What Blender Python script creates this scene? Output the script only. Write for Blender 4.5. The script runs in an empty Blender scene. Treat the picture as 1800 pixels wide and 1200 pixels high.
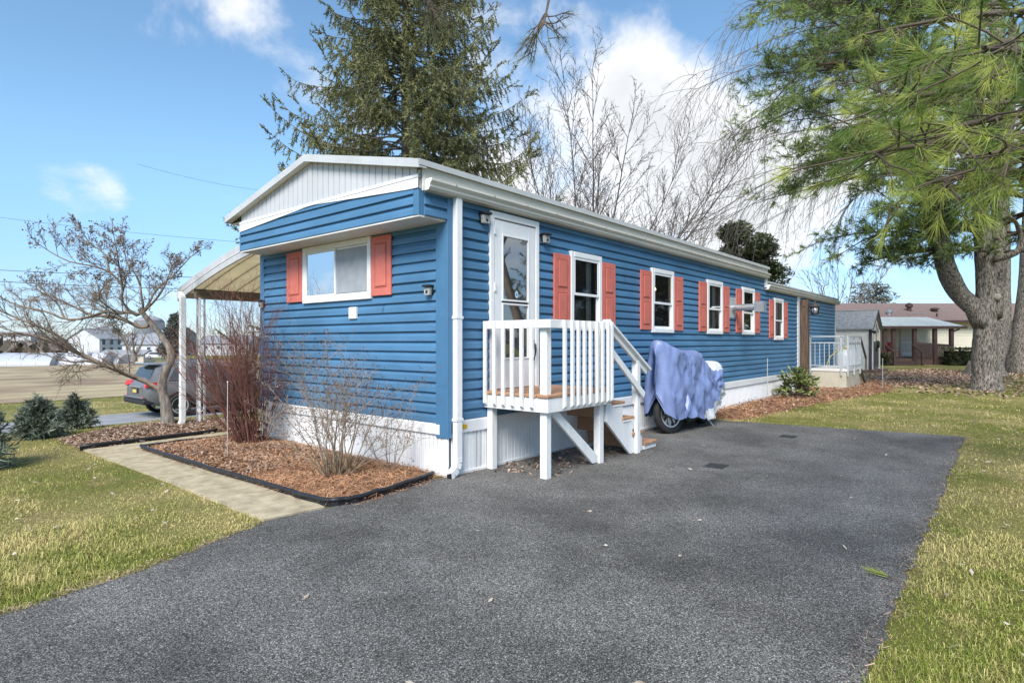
import bpy, bmesh, math, random
import numpy as np
from mathutils import Vector, Matrix
R = math.radians
scene = bpy.context.scene
col = scene.collection
# ------------------------------------------------------------ camera, sky, sun, exposure
cam_d = bpy.data.cameras.new('camera')
cam = bpy.data.objects.new('camera', cam_d); col.objects.link(cam)
cam.location = (-4.544, -4.739, 1.5)
cam.rotation_euler = (R(90), 0, R(-50))
cam_d.sensor_width = 36; cam_d.lens = 20.8; cam_d.clip_end = 6000; cam_d.clip_start = 0.05
scene.camera = cam
SUN_EL, SUN_FROM = 44.0, (-0.90, -0.42)          # where the light comes from, on plan
sun_az = math.atan2(SUN_FROM[1], SUN_FROM[0])
sun_d = bpy.data.lights.new('sun', 'SUN'); sun_d.energy = 3.0; sun_d.angle = R(28); sun_d.color = (1.0, 0.96, 0.90)
sun = bpy.data.objects.new('sun', sun_d); col.objects.link(sun)
ce, se = math.cos(R(SUN_EL)), math.sin(R(SUN_EL))
sdir = Vector((math.cos(sun_az)*ce, math.sin(sun_az)*ce, se))
sun.rotation_euler = sdir.to_track_quat('Z', 'Y').to_euler()
world = bpy.data.worlds.new('World'); scene.world = world; world.use_nodes = True
wn = world.node_tree; wl = wn.links; wn.nodes.clear()
def wnode(t, **k):
    n = wn.nodes.new(t)
    for a, b in k.items(): setattr(n, a, b)
    return n
def wmath(op, a, b=None, clamp=False):
    n = wnode('ShaderNodeMath', operation=op, use_clamp=clamp)
    for i, x in enumerate((a, b)):
        if x is None: continue
        if isinstance(x, (int, float)): n.inputs[i].default_value = x
        else: wl.new(x, n.inputs[i])
    return n.outputs[0]
sky = wnode('ShaderNodeTexSky'); sky.sky_type = 'NISHITA'; sky.sun_disc = False
sky.sun_elevation = R(SUN_EL); sky.sun_rotation = math.pi/2 - sun_az
sky.air_density = 1.0; sky.dust_density = 0.15; sky.ozone_density = 2.6; sky.altitude = 100
tc = wnode('ShaderNodeTexCoord')
nrm = wnode('ShaderNodeVectorMath', operation='NORMALIZE'); wl.new(tc.outputs['Generated'], nrm.inputs[0])
sep = wnode('ShaderNodeSeparateXYZ'); wl.new(nrm.outputs[0], sep.inputs[0])
zz = wmath('ADD', wmath('MAXIMUM', sep.outputs[2], 0.0), 0.22)
pv = wnode('ShaderNodeVectorMath', operation='SCALE'); wl.new(nrm.outputs[0], pv.inputs[0]); wl.new(wmath('DIVIDE', 1.0, zz), pv.inputs[3])
nz = wnode('ShaderNodeTexNoise'); nz.inputs['Scale'].default_value = 1.7; nz.inputs['Detail'].default_value = 7; nz.inputs['Roughness'].default_value = 0.58; nz.inputs['Distortion'].default_value = 0.35
wl.new(pv.outputs[0], nz.inputs['Vector'])
nb = wnode('ShaderNodeTexNoise'); nb.inputs['Scale'].default_value = 6.0; nb.inputs['Detail'].default_value = 9; nb.inputs['Roughness'].default_value = 0.60; nb.inputs['Distortion'].default_value = 0.25
wl.new(nrm.outputs[0], nb.inputs['Vector'])
dens = wmath('MULTIPLY', wmath('SUBTRACT', nz.outputs['Fac'], 0.5), 1.1)
dens = wmath('ADD', dens, wmath('MULTIPLY', wmath('SUBTRACT', nb.outputs['Fac'], 0.5), 1.5))
# cloud banks and clear gaps: direction, angular radius, weight
for (d, rad, wgt) in [((0.838, 0.421, 0.349), 0.13, 0.42), ((0.888, 0.38, 0.24), 0.22, 0.36), ((0.782, 0.555, 0.29), 0.19, 0.38),
                      ((0.245, 0.945, 0.218), 0.075, 0.46), ((0.275, 0.94, 0.20), 0.05, 0.25), ((0.120, 0.967, 0.22), 0.03, 0.35), ((0.93, 0.30, 0.17), 0.14, 0.32), ((0.963, 0.205, 0.20), 0.22, 0.30), ((0.427, 0.804, 0.414), 0.09, 0.28),
                      ((0.337, 0.828, 0.448), 0.10, 0.20), ((0.652, 0.592, 0.474), 0.10, 0.25), ((0.985, 0.05, 0.33), 0.20, 0.18),
                      ((0.294, 0.904, 0.31), 0.17, -0.30), ((0.34, 0.932, 0.124), 0.25, -0.22), ((0.984, 0.174, 0.033), 0.16, -0.30),
                      ((0.73, 0.58, 0.36), 0.10, -0.20), ((0.85, 0.28, 0.44), 0.10, -0.25), ((0.17, 0.92, 0.36), 0.16, -0.2)]:
    v = Vector(d).normalized()
    dp = wnode('ShaderNodeVectorMath', operation='DISTANCE'); wl.new(nrm.outputs[0], dp.inputs[0]); dp.inputs[1].default_value = v
    mr = wnode('ShaderNodeMapRange', interpolation_type='SMOOTHSTEP')
    wl.new(dp.outputs['Value'], mr.inputs[0])
    mr.inputs[1].default_value = 0.0; mr.inputs[2].default_value = rad*1.35; mr.inputs[3].default_value = wgt; mr.inputs[4].default_value = 0.0
    dens = wmath('ADD', dens, mr.outputs[0])
ramp = wnode('ShaderNodeMapRange', interpolation_type='SMOOTHSTEP'); wl.new(dens, ramp.inputs[0])
ramp.inputs[1].default_value = -0.02; ramp.inputs[2].default_value = 0.46; ramp.inputs[3].default_value = 0.0; ramp.inputs[4].default_value = 0.96
core = wnode('ShaderNodeMapRange', interpolation_type='SMOOTHSTEP'); wl.new(dens, core.inputs[0])
core.inputs[1].default_value = 0.3; core.inputs[2].default_value = 0.95; core.inputs[3].default_value = 1.0; core.inputs[4].default_value = 0.80
cc = wnode('ShaderNodeMix', data_type='RGBA'); cc.inputs[0].default_value = 0.0
cc.inputs[6].default_value = (4.25, 4.3, 4.4, 1)
cs = wnode('ShaderNodeVectorMath', operation='SCALE'); wl.new(cc.outputs[2], cs.inputs[0]); wl.new(core.outputs[0], cs.inputs[3])
skc = wnode('ShaderNodeMix', data_type='RGBA', blend_type='MULTIPLY'); skc.inputs[0].default_value = 1.0
wl.new(sky.outputs[0], skc.inputs[6])
el = wnode('ShaderNodeMapRange', interpolation_type='SMOOTHSTEP'); wl.new(sep.outputs[2], el.inputs[0]); el.inputs[1].default_value = 0.0; el.inputs[2].default_value = 0.30
tint = wnode('ShaderNodeMix', data_type='RGBA'); wl.new(el.outputs[0], tint.inputs[0]); tint.inputs[6].default_value = (0.40, 0.48, 0.66, 1); tint.inputs[7].default_value = (0.76, 0.87, 0.85, 1)
wl.new(tint.outputs[2], skc.inputs[7])
mx = wnode('ShaderNodeMix', data_type='RGBA')
wl.new(ramp.outputs[0], mx.inputs[0]); wl.new(skc.outputs[2], mx.inputs[6]); wl.new(cs.outputs[0], mx.inputs[7])
bg = wnode('ShaderNodeBackground'); bg.inputs[1].default_value = 0.145; wl.new(mx.outputs[2], bg.inputs[0])
wo = wnode('ShaderNodeOutputWorld'); wl.new(bg.outputs[0], wo.inputs[0])
vs = scene.view_settings
vs.view_transform = 'Standard'; vs.look = 'None'; vs.exposure = 0.85; vs.gamma = 1.0; vs.use_curve_mapping = False
scene.render.engine = 'CYCLES'
cy = scene.cycles
cy.use_denoising = True; cy.max_bounces = 8; cy.transparent_max_bounces = 16; cy.diffuse_bounces = 3; cy.glossy_bounces = 3; cy.transmission_bounces = 4
cy.caustics_reflective = False; cy.caustics_refractive = False

# ------------------------------------------------------------ materials
MATS = {}
def srgb(r, g, b):
    f = lambda c: (c/255/12.92) if c/255 <= 0.04045 else ((c/255+0.055)/1.055)**2.4
    return (f(r), f(g), f(b))
def mat(name, c, rough=0.6, var=0.12, scale=6.0, bump=0.0, bscale=60.0, metal=0.0, c2=None, stretch=None, spec=0.4, detail=5, lo=0.35, hi=0.65, attr=None, sheen=0.0, transl=0.0):
    if name in MATS: return MATS[name]
    m = bpy.data.materials.new(name); m.use_nodes = True
    nt = m.node_tree; L = nt.links; b = nt.nodes['Principled BSDF']
    b.inputs['Roughness'].default_value = rough; b.inputs['Metallic'].default_value = metal
    b.inputs['Specular IOR Level'].default_value = spec
    t = nt.nodes.new('ShaderNodeTexCoord'); vec = t.outputs['Object']
    if stretch:
        mp = nt.nodes.new('ShaderNodeMapping'); mp.inputs['Scale'].default_value = stretch
        L.new(vec, mp.inputs[0]); vec = mp.outputs[0]
    n = nt.nodes.new('ShaderNodeTexNoise'); n.inputs['Scale'].default_value = scale; n.inputs['Detail'].default_value = detail; n.inputs['Roughness'].default_value = 0.6
    L.new(vec, n.inputs['Vector'])
    fac = n.outputs['Fac']
    mr = nt.nodes.new('ShaderNodeMapRange'); mr.inputs[1].default_value = lo; mr.inputs[2].default_value = hi; L.new(fac, mr.inputs[0]); fac = mr.outputs[0]
    if attr:
        a = nt.nodes.new('ShaderNodeAttribute'); a.attribute_name = attr
        ad = nt.nodes.new('ShaderNodeMath'); ad.operation = 'ADD'; L.new(fac, ad.inputs[0])
        s2 = nt.nodes.new('ShaderNodeMath'); s2.operation = 'MULTIPLY_ADD'; L.new(a.outputs['Fac'], s2.inputs[0]); s2.inputs[1].default_value = 1.0; s2.inputs[2].default_value = -0.5
        L.new(s2.outputs[0], ad.inputs[1]); ad.use_clamp = True; fac = ad.outputs[0]
    mx = nt.nodes.new('ShaderNodeMix'); mx.data_type = 'RGBA'; L.new(fac, mx.inputs[0])
    ca = tuple(max(0, x*(1-var)) for x in c); cb = c2 if c2 else tuple(min(1, x*(1+var)) for x in c)
    mx.inputs[6].default_value = (*ca, 1); mx.inputs[7].default_value = (*cb, 1)
    L.new(mx.outputs[2], b.inputs['Base Color'])
    if bump:
        n2 = nt.nodes.new('ShaderNodeTexNoise'); n2.inputs['Scale'].default_value = bscale; n2.inputs['Detail'].default_value = 4; L.new(vec, n2.inputs['Vector'])
        bp = nt.nodes.new('ShaderNodeBump'); bp.inputs['Strength'].default_value = bump; bp.inputs['Distance'].default_value = 0.02
        L.new(n2.outputs['Fac'], bp.inputs['Height']); L.new(bp.outputs[0], b.inputs['Normal'])
    if transl:
        tr = nt.nodes.new('ShaderNodeBsdfTranslucent'); L.new(mx.outputs[2], tr.inputs[0])
        ms = nt.nodes.new('ShaderNodeMixShader'); ms.inputs[0].default_value = transl
        L.new(b.outputs[0], ms.inputs[1]); L.new(tr.outputs[0], ms.inputs[2])
        L.new(ms.outputs[0], nt.nodes['Material Output'].inputs[0])
    MATS[name] = m
    return m
def glass(name, tint=(0.02, 0.025, 0.03), refl=0.25, opacity=0.35, rough=0.02):
    if name in MATS: return MATS[name]
    m = bpy.data.materials.new(name); m.use_nodes = True
    nt = m.node_tree; L = nt.links; nt.nodes.clear()
    out = nt.nodes.new('ShaderNodeOutputMaterial')
    tr = nt.nodes.new('ShaderNodeBsdfTransparent'); df = nt.nodes.new('ShaderNodeBsdfDiffuse'); df.inputs[0].default_value = (*tint, 1)
    gl = nt.nodes.new('ShaderNodeBsdfGlossy'); gl.inputs['Roughness'].default_value = rough
    m1 = nt.nodes.new('ShaderNodeMixShader'); m1.inputs[0].default_value = opacity; L.new(tr.outputs[0], m1.inputs[1]); L.new(df.outputs[0], m1.inputs[2])
    fr = nt.nodes.new('ShaderNodeFresnel'); fr.inputs[0].default_value = 1.5
    ad = nt.nodes.new('ShaderNodeMath'); ad.operation = 'ADD'; ad.use_clamp = True; L.new(fr.outputs[0], ad.inputs[0]); ad.inputs[1].default_value = refl
    m2 = nt.nodes.new('ShaderNodeMixShader'); L.new(ad.outputs[0], m2.inputs[0]); L.new(m1.outputs[0], m2.inputs[1]); L.new(gl.outputs[0], m2.inputs[2])
    L.new(m2.outputs[0], out.inputs[0])
    MATS[name] = m; return m

BLUE = mat('blue_vinyl', (0.074, 0.188, 0.325), 0.45, 0.16, 1.1, bump=0.10, bscale=5, stretch=(0.8, 0.8, 2.2), detail=7)
BLUE_TRIM = mat('blue_trim', (0.068, 0.180, 0.315), 0.42, 0.05)
WHITE = mat('white_vinyl', (0.80, 0.80, 0.80), 0.45, 0.05, 3.0)
WPAINT = mat('white_paint', (0.80, 0.795, 0.78), 0.55, 0.17, 5.0, bump=0.25, bscale=45, stretch=(3, 3, 0.8), c2=(0.82, 0.815, 0.80), detail=9, lo=0.22, hi=0.50)
SKIRT = mat('skirt_vinyl', (0.79, 0.79, 0.785), 0.5, 0.14, 3.0, stretch=(1, 1, 0.5), c2=(0.82, 0.82, 0.82), detail=9, lo=0.25, hi=0.52)
ALU = mat('cream_aluminium', (0.60, 0.575, 0.515), 0.45, 0.10, 2.5, stretch=(0.5, 1, 4))
ROOFEDGE = mat('roof_edge_metal', (0.52, 0.525, 0.525), 0.4, 0.06, 3)
ROOFM = mat('roof_sheet', (0.50, 0.50, 0.49), 0.5, 0.1, 2)
GABLE = mat('gable_panel', (0.52, 0.525, 0.54), 0.5, 0.05, 2)
SOFFIT = mat('soffit', (0.72, 0.70, 0.66), 0.6, 0.06, 3)
CORAL = mat('coral_shutter', (0.60, 0.165, 0.125), 0.55, 0.08, 8, bump=0.05, bscale=120)
CORAL_D = mat('coral_groove', (0.42, 0.095, 0.07), 0.55, 0.05, 8)
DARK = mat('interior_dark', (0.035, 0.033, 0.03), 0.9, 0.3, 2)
CURTAIN = mat('curtain_cloth', (0.70, 0.70, 0.69), 0.9, 0.08, 3, stretch=(14, 14, 0.6))
SCREEN = mat('insect_screen', (0.33, 0.35, 0.38), 0.8, 0.10, 5)
PANE = glass('window_glass', refl=0.015, opacity=0.22)
PANE_D = glass('storm_glass', (0.03, 0.03, 0.03), refl=0.30, opacity=0.35)
BLACK = mat('black_plastic', (0.018, 0.018, 0.02), 0.4, 0.15, 8)
BLACK_R = mat('black_rubber', (0.02, 0.02, 0.021), 0.75, 0.2, 20, bump=0.1, bscale=80)
STEEL = mat('galvanised_steel', (0.55, 0.56, 0.57), 0.32, 0.10, 8, metal=0.75)
GREYMET = mat('grey_painted_metal', (0.50, 0.53, 0.55), 0.45, 0.08, 6, metal=0.2)
DECKW = mat('deck_wood', (0.42, 0.235, 0.135), 0.65, 0.30, 5, bump=0.15, bscale=40, stretch=(1.5, 14, 14))
POSTW = mat('treated_post_wood', (0.105, 0.066, 0.042), 0.75, 0.45, 3.5, bump=0.4, bscale=20, stretch=(10, 10, 0.7))
CONC = mat('stoop_concrete', (0.50, 0.455, 0.355), 0.8, 0.10, 3, bump=0.08, bscale=60)
CONC_L = mat('stoop_cap', (0.72, 0.70, 0.65), 0.75, 0.06, 4)
YELLOW = mat('yellow_label', (0.75, 0.48, 0.03), 0.5, 0.08, 20)

# ------------------------------------------------------------ mesh helpers
def link(name, me, m=None, parent=None):
    o = bpy.data.objects.new(name, me); col.objects.link(o)
    if m is not None and me is not None and not me.materials: me.materials.append(m)
    if parent is not None: o.parent = parent
    return o
def tag(o, label=None, cat=None, group=None, kind=None):
    if label: o['label'] = label
    if cat: o['category'] = cat
    if group: o['group'] = group
    if kind: o['kind'] = kind
    return o
def thing(name, label, cat, loc=(0, 0, 0), rz=0.0, group=None):
    o = bpy.data.objects.new(name, None); col.objects.link(o)
    o.location = loc; o.rotation_euler = (0, 0, rz); o.empty_display_size = 0.2
    return tag(o, label, cat, group)
def np_mesh(name, V, F, m=None, parent=None, rnd=None, smooth=False):
    V = np.asarray(V, dtype=np.float32).reshape(-1, 3)
    Fs = F if isinstance(F, list) else [F]
    me = bpy.data.meshes.new(name)
    me.vertices.add(len(V)); me.vertices.foreach_set('co', V.ravel())
    Fs = [np.asarray(f, dtype=np.int32) for f in Fs if len(f)]
    nl = sum(f.size for f in Fs); npoly = sum(len(f) for f in Fs)
    me.loops.add(nl); me.polygons.add(npoly)
    me.loops.foreach_set('vertex_index', np.concatenate([f.ravel() for f in Fs]))
    tot = np.concatenate([np.full(len(f), f.shape[1], np.int32) for f in Fs])
    st = np.concatenate([[0], np.cumsum(tot)[:-1]]).astype(np.int32)
    me.polygons.foreach_set('loop_start', st)
    if smooth: me.polygons.foreach_set('use_smooth', np.ones(npoly, bool))
    if rnd is not None:
        a = me.attributes.new('rnd', 'FLOAT', 'POINT'); a.data.foreach_set('value', np.asarray(rnd, np.float32))
    me.update(calc_edges=True)
    return link(name, me, m, parent)
class MB:
    """collects shapes for ONE mesh object; T maps local points to the parent's space"""
    def __init__(s, T=None): s.v = []; s.f = []; s.T = T or (lambda p: p); s.smooth = False
    def pts(s, P):
        i = len(s.v); s.v += [tuple(s.T(p)) for p in P]; return i
    def box(s, x0, x1, y0, y1, z0, z1):
        i = s.pts([(x, y, z) for z in (z0, z1) for y in (y0, y1) for x in (x0, x1)])
        s.f += [tuple(i+k for k in q) for q in ((0, 1, 3, 2), (4, 6, 7, 5), (0, 4, 5, 1), (2, 3, 7, 6), (0, 2, 6, 4), (1, 5, 7, 3))]
        return s
    def prism(s, poly, axis, a0, a1):
        """extrude a 2D polygon along axis ('x','y','z') from a0 to a1"""
        mk = {'x': lambda p, a: (a, p[0], p[1]), 'y': lambda p, a: (p[0], a, p[1]), 'z': lambda p, a: (p[0], p[1], a)}[axis]
        n = len(poly); i = s.pts([mk(p, a0) for p in poly]); j = s.pts([mk(p, a1) for p in poly])
        s.f.append(tuple(i+k for k in range(n))[::-1]); s.f.append(tuple(j+k for k in range(n)))
        s.f += [(i+k, i+(k+1) % n, j+(k+1) % n, j+k) for k in range(n)]
        return s
    def bar(s, p, q, w, h=None, up=(0, 0, 1)):
        h = h or w; p = Vector(p); q = Vector(q); d = (q-p).normalized(); u = Vector(up)
        a = d.cross(u); a = a.normalized() if a.length > 1e-4 else Vector((1, 0, 0)); b = a.cross(d).normalized()
        P = [e + a*sx*w/2 + b*sy*h/2 for e in (p, q) for sx, sy in ((-1, -1), (1, -1), (1, 1), (-1, 1))]
        i = s.pts(P); s.f += [(i, i+3, i+2, i+1), (i+4, i+5, i+6, i+7)] + [(i+k, i+(k+1) % 4, i+4+(k+1) % 4, i+4+k) for k in range(4)]
        return s
    def tube(s, P, r, n=8, cap=True, wob=None):
        P = [Vector(p) for p in P]; rr = r if isinstance(r, (list, tuple)) else [r]*len(P)
        rings = []; ref = None
        for k, p in enumerate(P):
            d = (P[min(k+1, len(P)-1)] - P[max(k-1, 0)])
            d = d.normalized() if d.length > 1e-9 else Vector((0, 0, 1))
            if ref is None: ref = d.orthogonal().normalized()
            ref = (ref - d*ref.dot(d)); ref = ref.normalized() if ref.length > 1e-6 else d.orthogonal().normalized()
            b = d.cross(ref)
            rings.append(s.pts([p + (ref*math.cos(2*math.pi*j/n) + b*math.sin(2*math.pi*j/n))*rr[k]*(wob(k, j) if wob else 1) for j in range(n)]))
        for a, b in zip(rings, rings[1:]):
            s.f += [(a+j, a+(j+1) % n, b+(j+1) % n, b+j) for j in range(n)]
        if cap: s.f.append(tuple(rings[0]+j for j in range(n))[::-1]); s.f.append(tuple(rings[-1]+j for j in range(n)))
        return s
    def lathe(s, c, prof, n=16):
        rings = [s.pts([(c[0]+r*math.cos(2*math.pi*j/n), c[1]+r*math.sin(2*math.pi*j/n), c[2]+z) for j in range(n)]) for r, z in prof]
        for a, b in zip(rings, rings[1:]): s.f += [(a+j, a+(j+1) % n, b+(j+1) % n, b+j) for j in range(n)]
        s.f.append(tuple(rings[0]+j for j in range(n))[::-1]); s.f.append(tuple(rings[-1]+j for j in range(n)))
        return s
    def quad(s, a, b, c, d): i = s.pts([a, b, c, d]); s.f.append((i, i+1, i+2, i+3)); return s
    def poly(s, P): i = s.pts(P); s.f.append(tuple(range(i, i+len(P)))); return s
    def mesh(s, name, bevel=0.0):
        me = bpy.data.meshes.new(name); me.from_pydata(s.v, [], s.f)
        bm = bmesh.new(); bm.from_mesh(me)
        if bevel: bmesh.ops.bevel(bm, geom=[e for e in bm.edges if e.is_manifold and e.calc_face_angle(0) > 0.6], offset=bevel, segments=1, affect='EDGES', clamp_overlap=True)
        bmesh.ops.recalc_face_normals(bm, faces=bm.faces)
        if s.smooth:
            for f in bm.faces: f.smooth = True
        bm.to_mesh(me); bm.free(); return me
    def build(s, name, m, parent=None, bevel=0.0): return link(name, s.mesh(name, bevel), m, parent)
def copy_tree(o, parent=None):
    c = o.copy(); col.objects.link(c); c.parent = parent
    for ch in list(o.children): copy_tree(ch, c)
    return c
def in_poly(P, poly):
    x, y = P[:, 0], P[:, 1]; r = np.zeros(len(P), bool); n = len(poly)
    for i in range(n):
        (x0, y0), (x1, y1) = poly[i], poly[(i+1) % n]
        if y0 == y1: continue
        c = ((y0 > y) != (y1 > y)) & (x < (x1-x0)*(y-y0)/(y1-y0) + x0); r ^= c
    return r
def rough_poly(poly, step, amp, seed, skip=()):
    """subdivide a polygon's edges and make them uneven"""
    rg = np.random.RandomState(seed); out = []
    for i in range(len(poly)):
        a = np.array(poly[i], float); b = np.array(poly[(i+1) % len(poly)], float); L = np.linalg.norm(b-a); n = max(1, int(L/step)) if i not in skip else 1
        nrm_ = np.array([-(b-a)[1], (b-a)[0]])/max(L, 1e-6)
        for k in range(n):
            p = a+(b-a)*k/n
            if k: p = p + nrm_*rg.normal(0, amp)
            out.append((float(p[0]), float(p[1])))
    return out
def gz(v):
    """ground height: level by the house, falling to the lane and the fields beyond"""
    v = np.asarray(v, float)
    t = np.clip((v-7.0)/6.6, 0, 1); a = -0.8*t*t*(3-2*t)
    b = np.where(v > 17, -(v-17)*0.018, 0.0); b = np.maximum(b, -4.2)
    return a + b
# ------------------------------------------------------------ ground materials
def lawn_mat(name, soil):
    m = bpy.data.materials.new(name); m.use_nodes = True; nt = m.node_tree; L = nt.links; b = nt.nodes['Principled BSDF']
    b.inputs['Roughness'].default_value = 0.85; b.inputs['Specular IOR Level'].default_value = 0.15
    t = nt.nodes.new('ShaderNodeTexCoord')
    def noise(s, d=4, r=0.6):
        n = nt.nodes.new('ShaderNodeTexNoise'); n.inputs['Scale'].default_value = s; n.inputs['Detail'].default_value = d; n.inputs['Roughness'].default_value = r
        L.new(t.outputs['Object'], n.inputs['Vector']); return n.outputs['Fac']
    def rng(x, lo, hi):
        q = nt.nodes.new('ShaderNodeMapRange'); q.inputs[1].default_value = lo; q.inputs[2].default_value = hi; L.new(x, q.inputs[0]); return q.outputs[0]
    def mix(f, a, c):
        q = nt.nodes.new('ShaderNodeMix'); q.data_type = 'RGBA'
        if isinstance(f, float): q.inputs[0].default_value = f
        else: L.new(f, q.inputs[0])
        for i, x in ((6, a), (7, c)):
            if isinstance(x, tuple): q.inputs[i].default_value = (*x, 1)
            else: L.new(x, q.inputs[i])
        return q.outputs[2]
    green = (0.215, 0.255, 0.040); straw = (0.68, 0.545, 0.24); dry = (0.50, 0.36, 0.165)
    c = mix(rng(noise(0.5, 4), 0.44, 0.66), green, straw)
    c = mix(rng(noise(2.6, 4), 0.50, 0.75), c, straw if not soil else dry)
    if soil:
        c = mix(rng(noise(26, 5, 0.75), 0.35, 0.68), (0.17, 0.145, 0.05), c)
        c = mix(rng(noise(80, 4, 0.8), 0.45, 0.60), c, mix(0.5, c, (0.07, 0.065, 0.02)))
    else:
        a = nt.nodes.new('ShaderNodeAttribute'); a.attribute_name = 'rnd'
        c = mix(rng(a.outputs['Fac'], 0.45, 1.0), c, (0.76, 0.62, 0.28)); c = mix(rng(a.outputs['Fac'], 0.26, 0.0), c, (0.12, 0.19, 0.035))
    L.new(c, b.inputs['Base Color'])
    if soil:
        bp = nt.nodes.new('ShaderNodeBump'); bp.inputs['Strength'].default_value = 0.9; bp.inputs['Distance'].default_value = 0.03
        L.new(noise(45, 5, 0.8), bp.inputs['Height']); L.new(bp.outputs[0], b.inputs['Normal'])
    return m
LAWN = lawn_mat('lawn_ground', True); BLADE = lawn_mat('grass_blades', False)
def asphalt():
    m = bpy.data.materials.new('asphalt'); m.use_nodes = True; nt = m.node_tree; L = nt.links; b = nt.nodes['Principled BSDF']
    b.inputs['Roughness'].default_value = 0.8; b.inputs['Specular IOR Level'].default_value = 0.3
    t = nt.nodes.new('ShaderNodeTexCoord')
    vo = nt.nodes.new('ShaderNodeTexVoronoi'); vo.inputs['Scale'].default_value = 148; L.new(t.outputs['Object'], vo.inputs['Vector'])
    sp = nt.nodes.new('ShaderNodeSeparateColor'); L.new(vo.outputs['Color'], sp.inputs[0])
    cr = nt.nodes.new('ShaderNodeValToRGB'); L.new(sp.outputs[0], cr.inputs[0])
    e = cr.color_ramp.elements; e[0].position = 0.0; e[0].color = (0.058, 0.055, 0.051, 1); e[1].position = 1.0; e[1].color = (0.50, 0.48, 0.45, 1)
    for p, c in ((0.30, 0.110), (0.6, 0.178), (0.88, 0.250), (0.96, 0.37)): q = e.new(p); q.color = (c*1.03, c*0.98, c*0.90, 1)
    ds = nt.nodes.new('ShaderNodeMapRange'); ds.inputs[1].default_value = 0.35; ds.inputs[2].default_value = 0.75; ds.inputs[3].default_value = 1.1; ds.inputs[4].default_value = 0.35; L.new(vo.outputs['Distance'], ds.inputs[0])
    n = nt.nodes.new('ShaderNodeTexNoise'); n.inputs['Scale'].default_value = 0.7; n.inputs['Detail'].default_value = 6; n.inputs['Roughness'].default_value = 0.65; L.new(t.outputs['Object'], n.inputs['Vector'])
    r2 = nt.nodes.new('ShaderNodeMapRange'); r2.inputs[1].default_value = 0.35; r2.inputs[2].default_value = 0.65; r2.inputs[3].default_value = 0.58; r2.inputs[4].default_value = 1.36; L.new(n.outputs['Fac'], r2.inputs[0])
    mu = nt.nodes.new('ShaderNodeMath'); mu.operation = 'MULTIPLY'; L.new(ds.outputs[0], mu.inputs[0]); L.new(r2.outputs[0], mu.inputs[1])
    sc_ = nt.nodes.new('ShaderNodeVectorMath'); sc_.operation = 'SCALE'; L.new(cr.outputs[0], sc_.inputs[0]); L.new(mu.outputs[0], sc_.inputs[3])
    L.new(sc_.outputs[0], b.inputs['Base Color'])
    bp = nt.nodes.new('ShaderNodeBump'); bp.inputs['Strength'].default_value = 0.55; bp.inputs['Distance'].default_value = 0.006; bp.invert = True
    L.new(vo.outputs['Distance'], bp.inputs['Height']); L.new(bp.outputs[0], b.inputs['Normal'])
    return m
ASPH = asphalt()
LANEM = mat('lane_asphalt', (0.27, 0.275, 0.285), 0.85, 0.15, 3)
FIELD = mat('ploughed_field', (0.27, 0.185, 0.115), 0.95, 0.2, 0.35, c2=(0.43, 0.35, 0.205), stretch=(0.5, 0.9, 1), detail=12, lo=0.38, hi=0.64)
PATHM = mat('path_concrete', (0.33, 0.265, 0.165), 0.9, 0.3, 7.0, bump=0.5, bscale=140, c2=(0.66, 0.555, 0.375), detail=14, lo=0.18, hi=0.80)
MULCH = mat('mulch_soil', (0.22, 0.12, 0.07), 0.95, 0.4, 30, bump=0.9, bscale=60, c2=(0.42, 0.22, 0.12))
STRAW = mat('pine_straw', (0.27, 0.125, 0.06), 0.85, 0.35, 1.6, c2=(0.68, 0.38, 0.21), attr='rnd', lo=0.3, hi=0.7)
STRAW_L = mat('leaf_carpet', (0.34, 0.19, 0.12), 0.85, 0.3, 1.6, c2=(0.70, 0.47, 0.33), attr='rnd', lo=0.3, hi=0.7)
CHIP = mat('bark_chips', (0.16, 0.09, 0.058), 0.85, 0.4, 8, c2=(0.52, 0.37, 0.27), attr='rnd')
EDGING = mat('black_edging', (0.02, 0.021, 0.024), 0.42, 0.25, 12)

# ------------------------------------------------------------ the setting
rows = [-900, -200, -40, 0, 4, 7] + [7+0.44*k for k in range(1, 16)] + [14.5, 15.5, 17, 20, 25, 35, 50, 75, 100, 150, 205, 250, 400, 800, 2000]
cols = [-1200, -200, -40, 0, 40, 200, 800, 2500]
V = [(x, y, float(gz(y))) for y in rows for x in cols]; nc = len(cols)
F = [(j*nc+i, j*nc+i+1, (j+1)*nc+i+1, (j+1)*nc+i) for j in range(len(rows)-1) for i in range(nc-1)]
tag(np_mesh('ground', V, np.array(F), LAWN), 'lawn and open ground falling away to the fields', 'ground', kind='structure')
def strip(name, m, u0, u1, vs, dz, label, cat, skew=0.0):
    V = []; 
    for v in vs: V += [(u0+skew*(v-vs[0]), v, float(gz(v))+dz), (u1+skew*(v-vs[0]), v, float(gz(v))+dz)]
    F = [(2*i, 2*i+1, 2*i+3, 2*i+2) for i in range(len(vs)-1)]
    return tag(np_mesh(name, V, np.array(F), m), label, cat, kind='structure')
strip('lane', LANEM, -60, 120, [14.25, 15.5, 16.9], 0.006, 'narrow grey asphalt lane behind the house', 'lane')
strip('field', FIELD, -120, 400, [25.5, 35, 50, 75, 100, 128], 0.02, 'brown ploughed field beyond the lane', 'field')
DRIVE = [(7.15, -4.22), (6.85, -2.2), (6.5, -0.03), (0.0, -0.03), (-0.16, 0.06), (-0.6, -0.03), (-1.17, -0.12), (-1.54, -0.05), (-2.07, 0.02), (-2.94, -0.34), (-3.87, -0.52), (-5.5, -0.95), (-14, -2.6), (-14, -4.3), (-1.5, -4.26)]
dp = rough_poly(DRIVE, 0.09, 0.018, 4, skip=(2, 3, 11, 12, 13))
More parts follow.
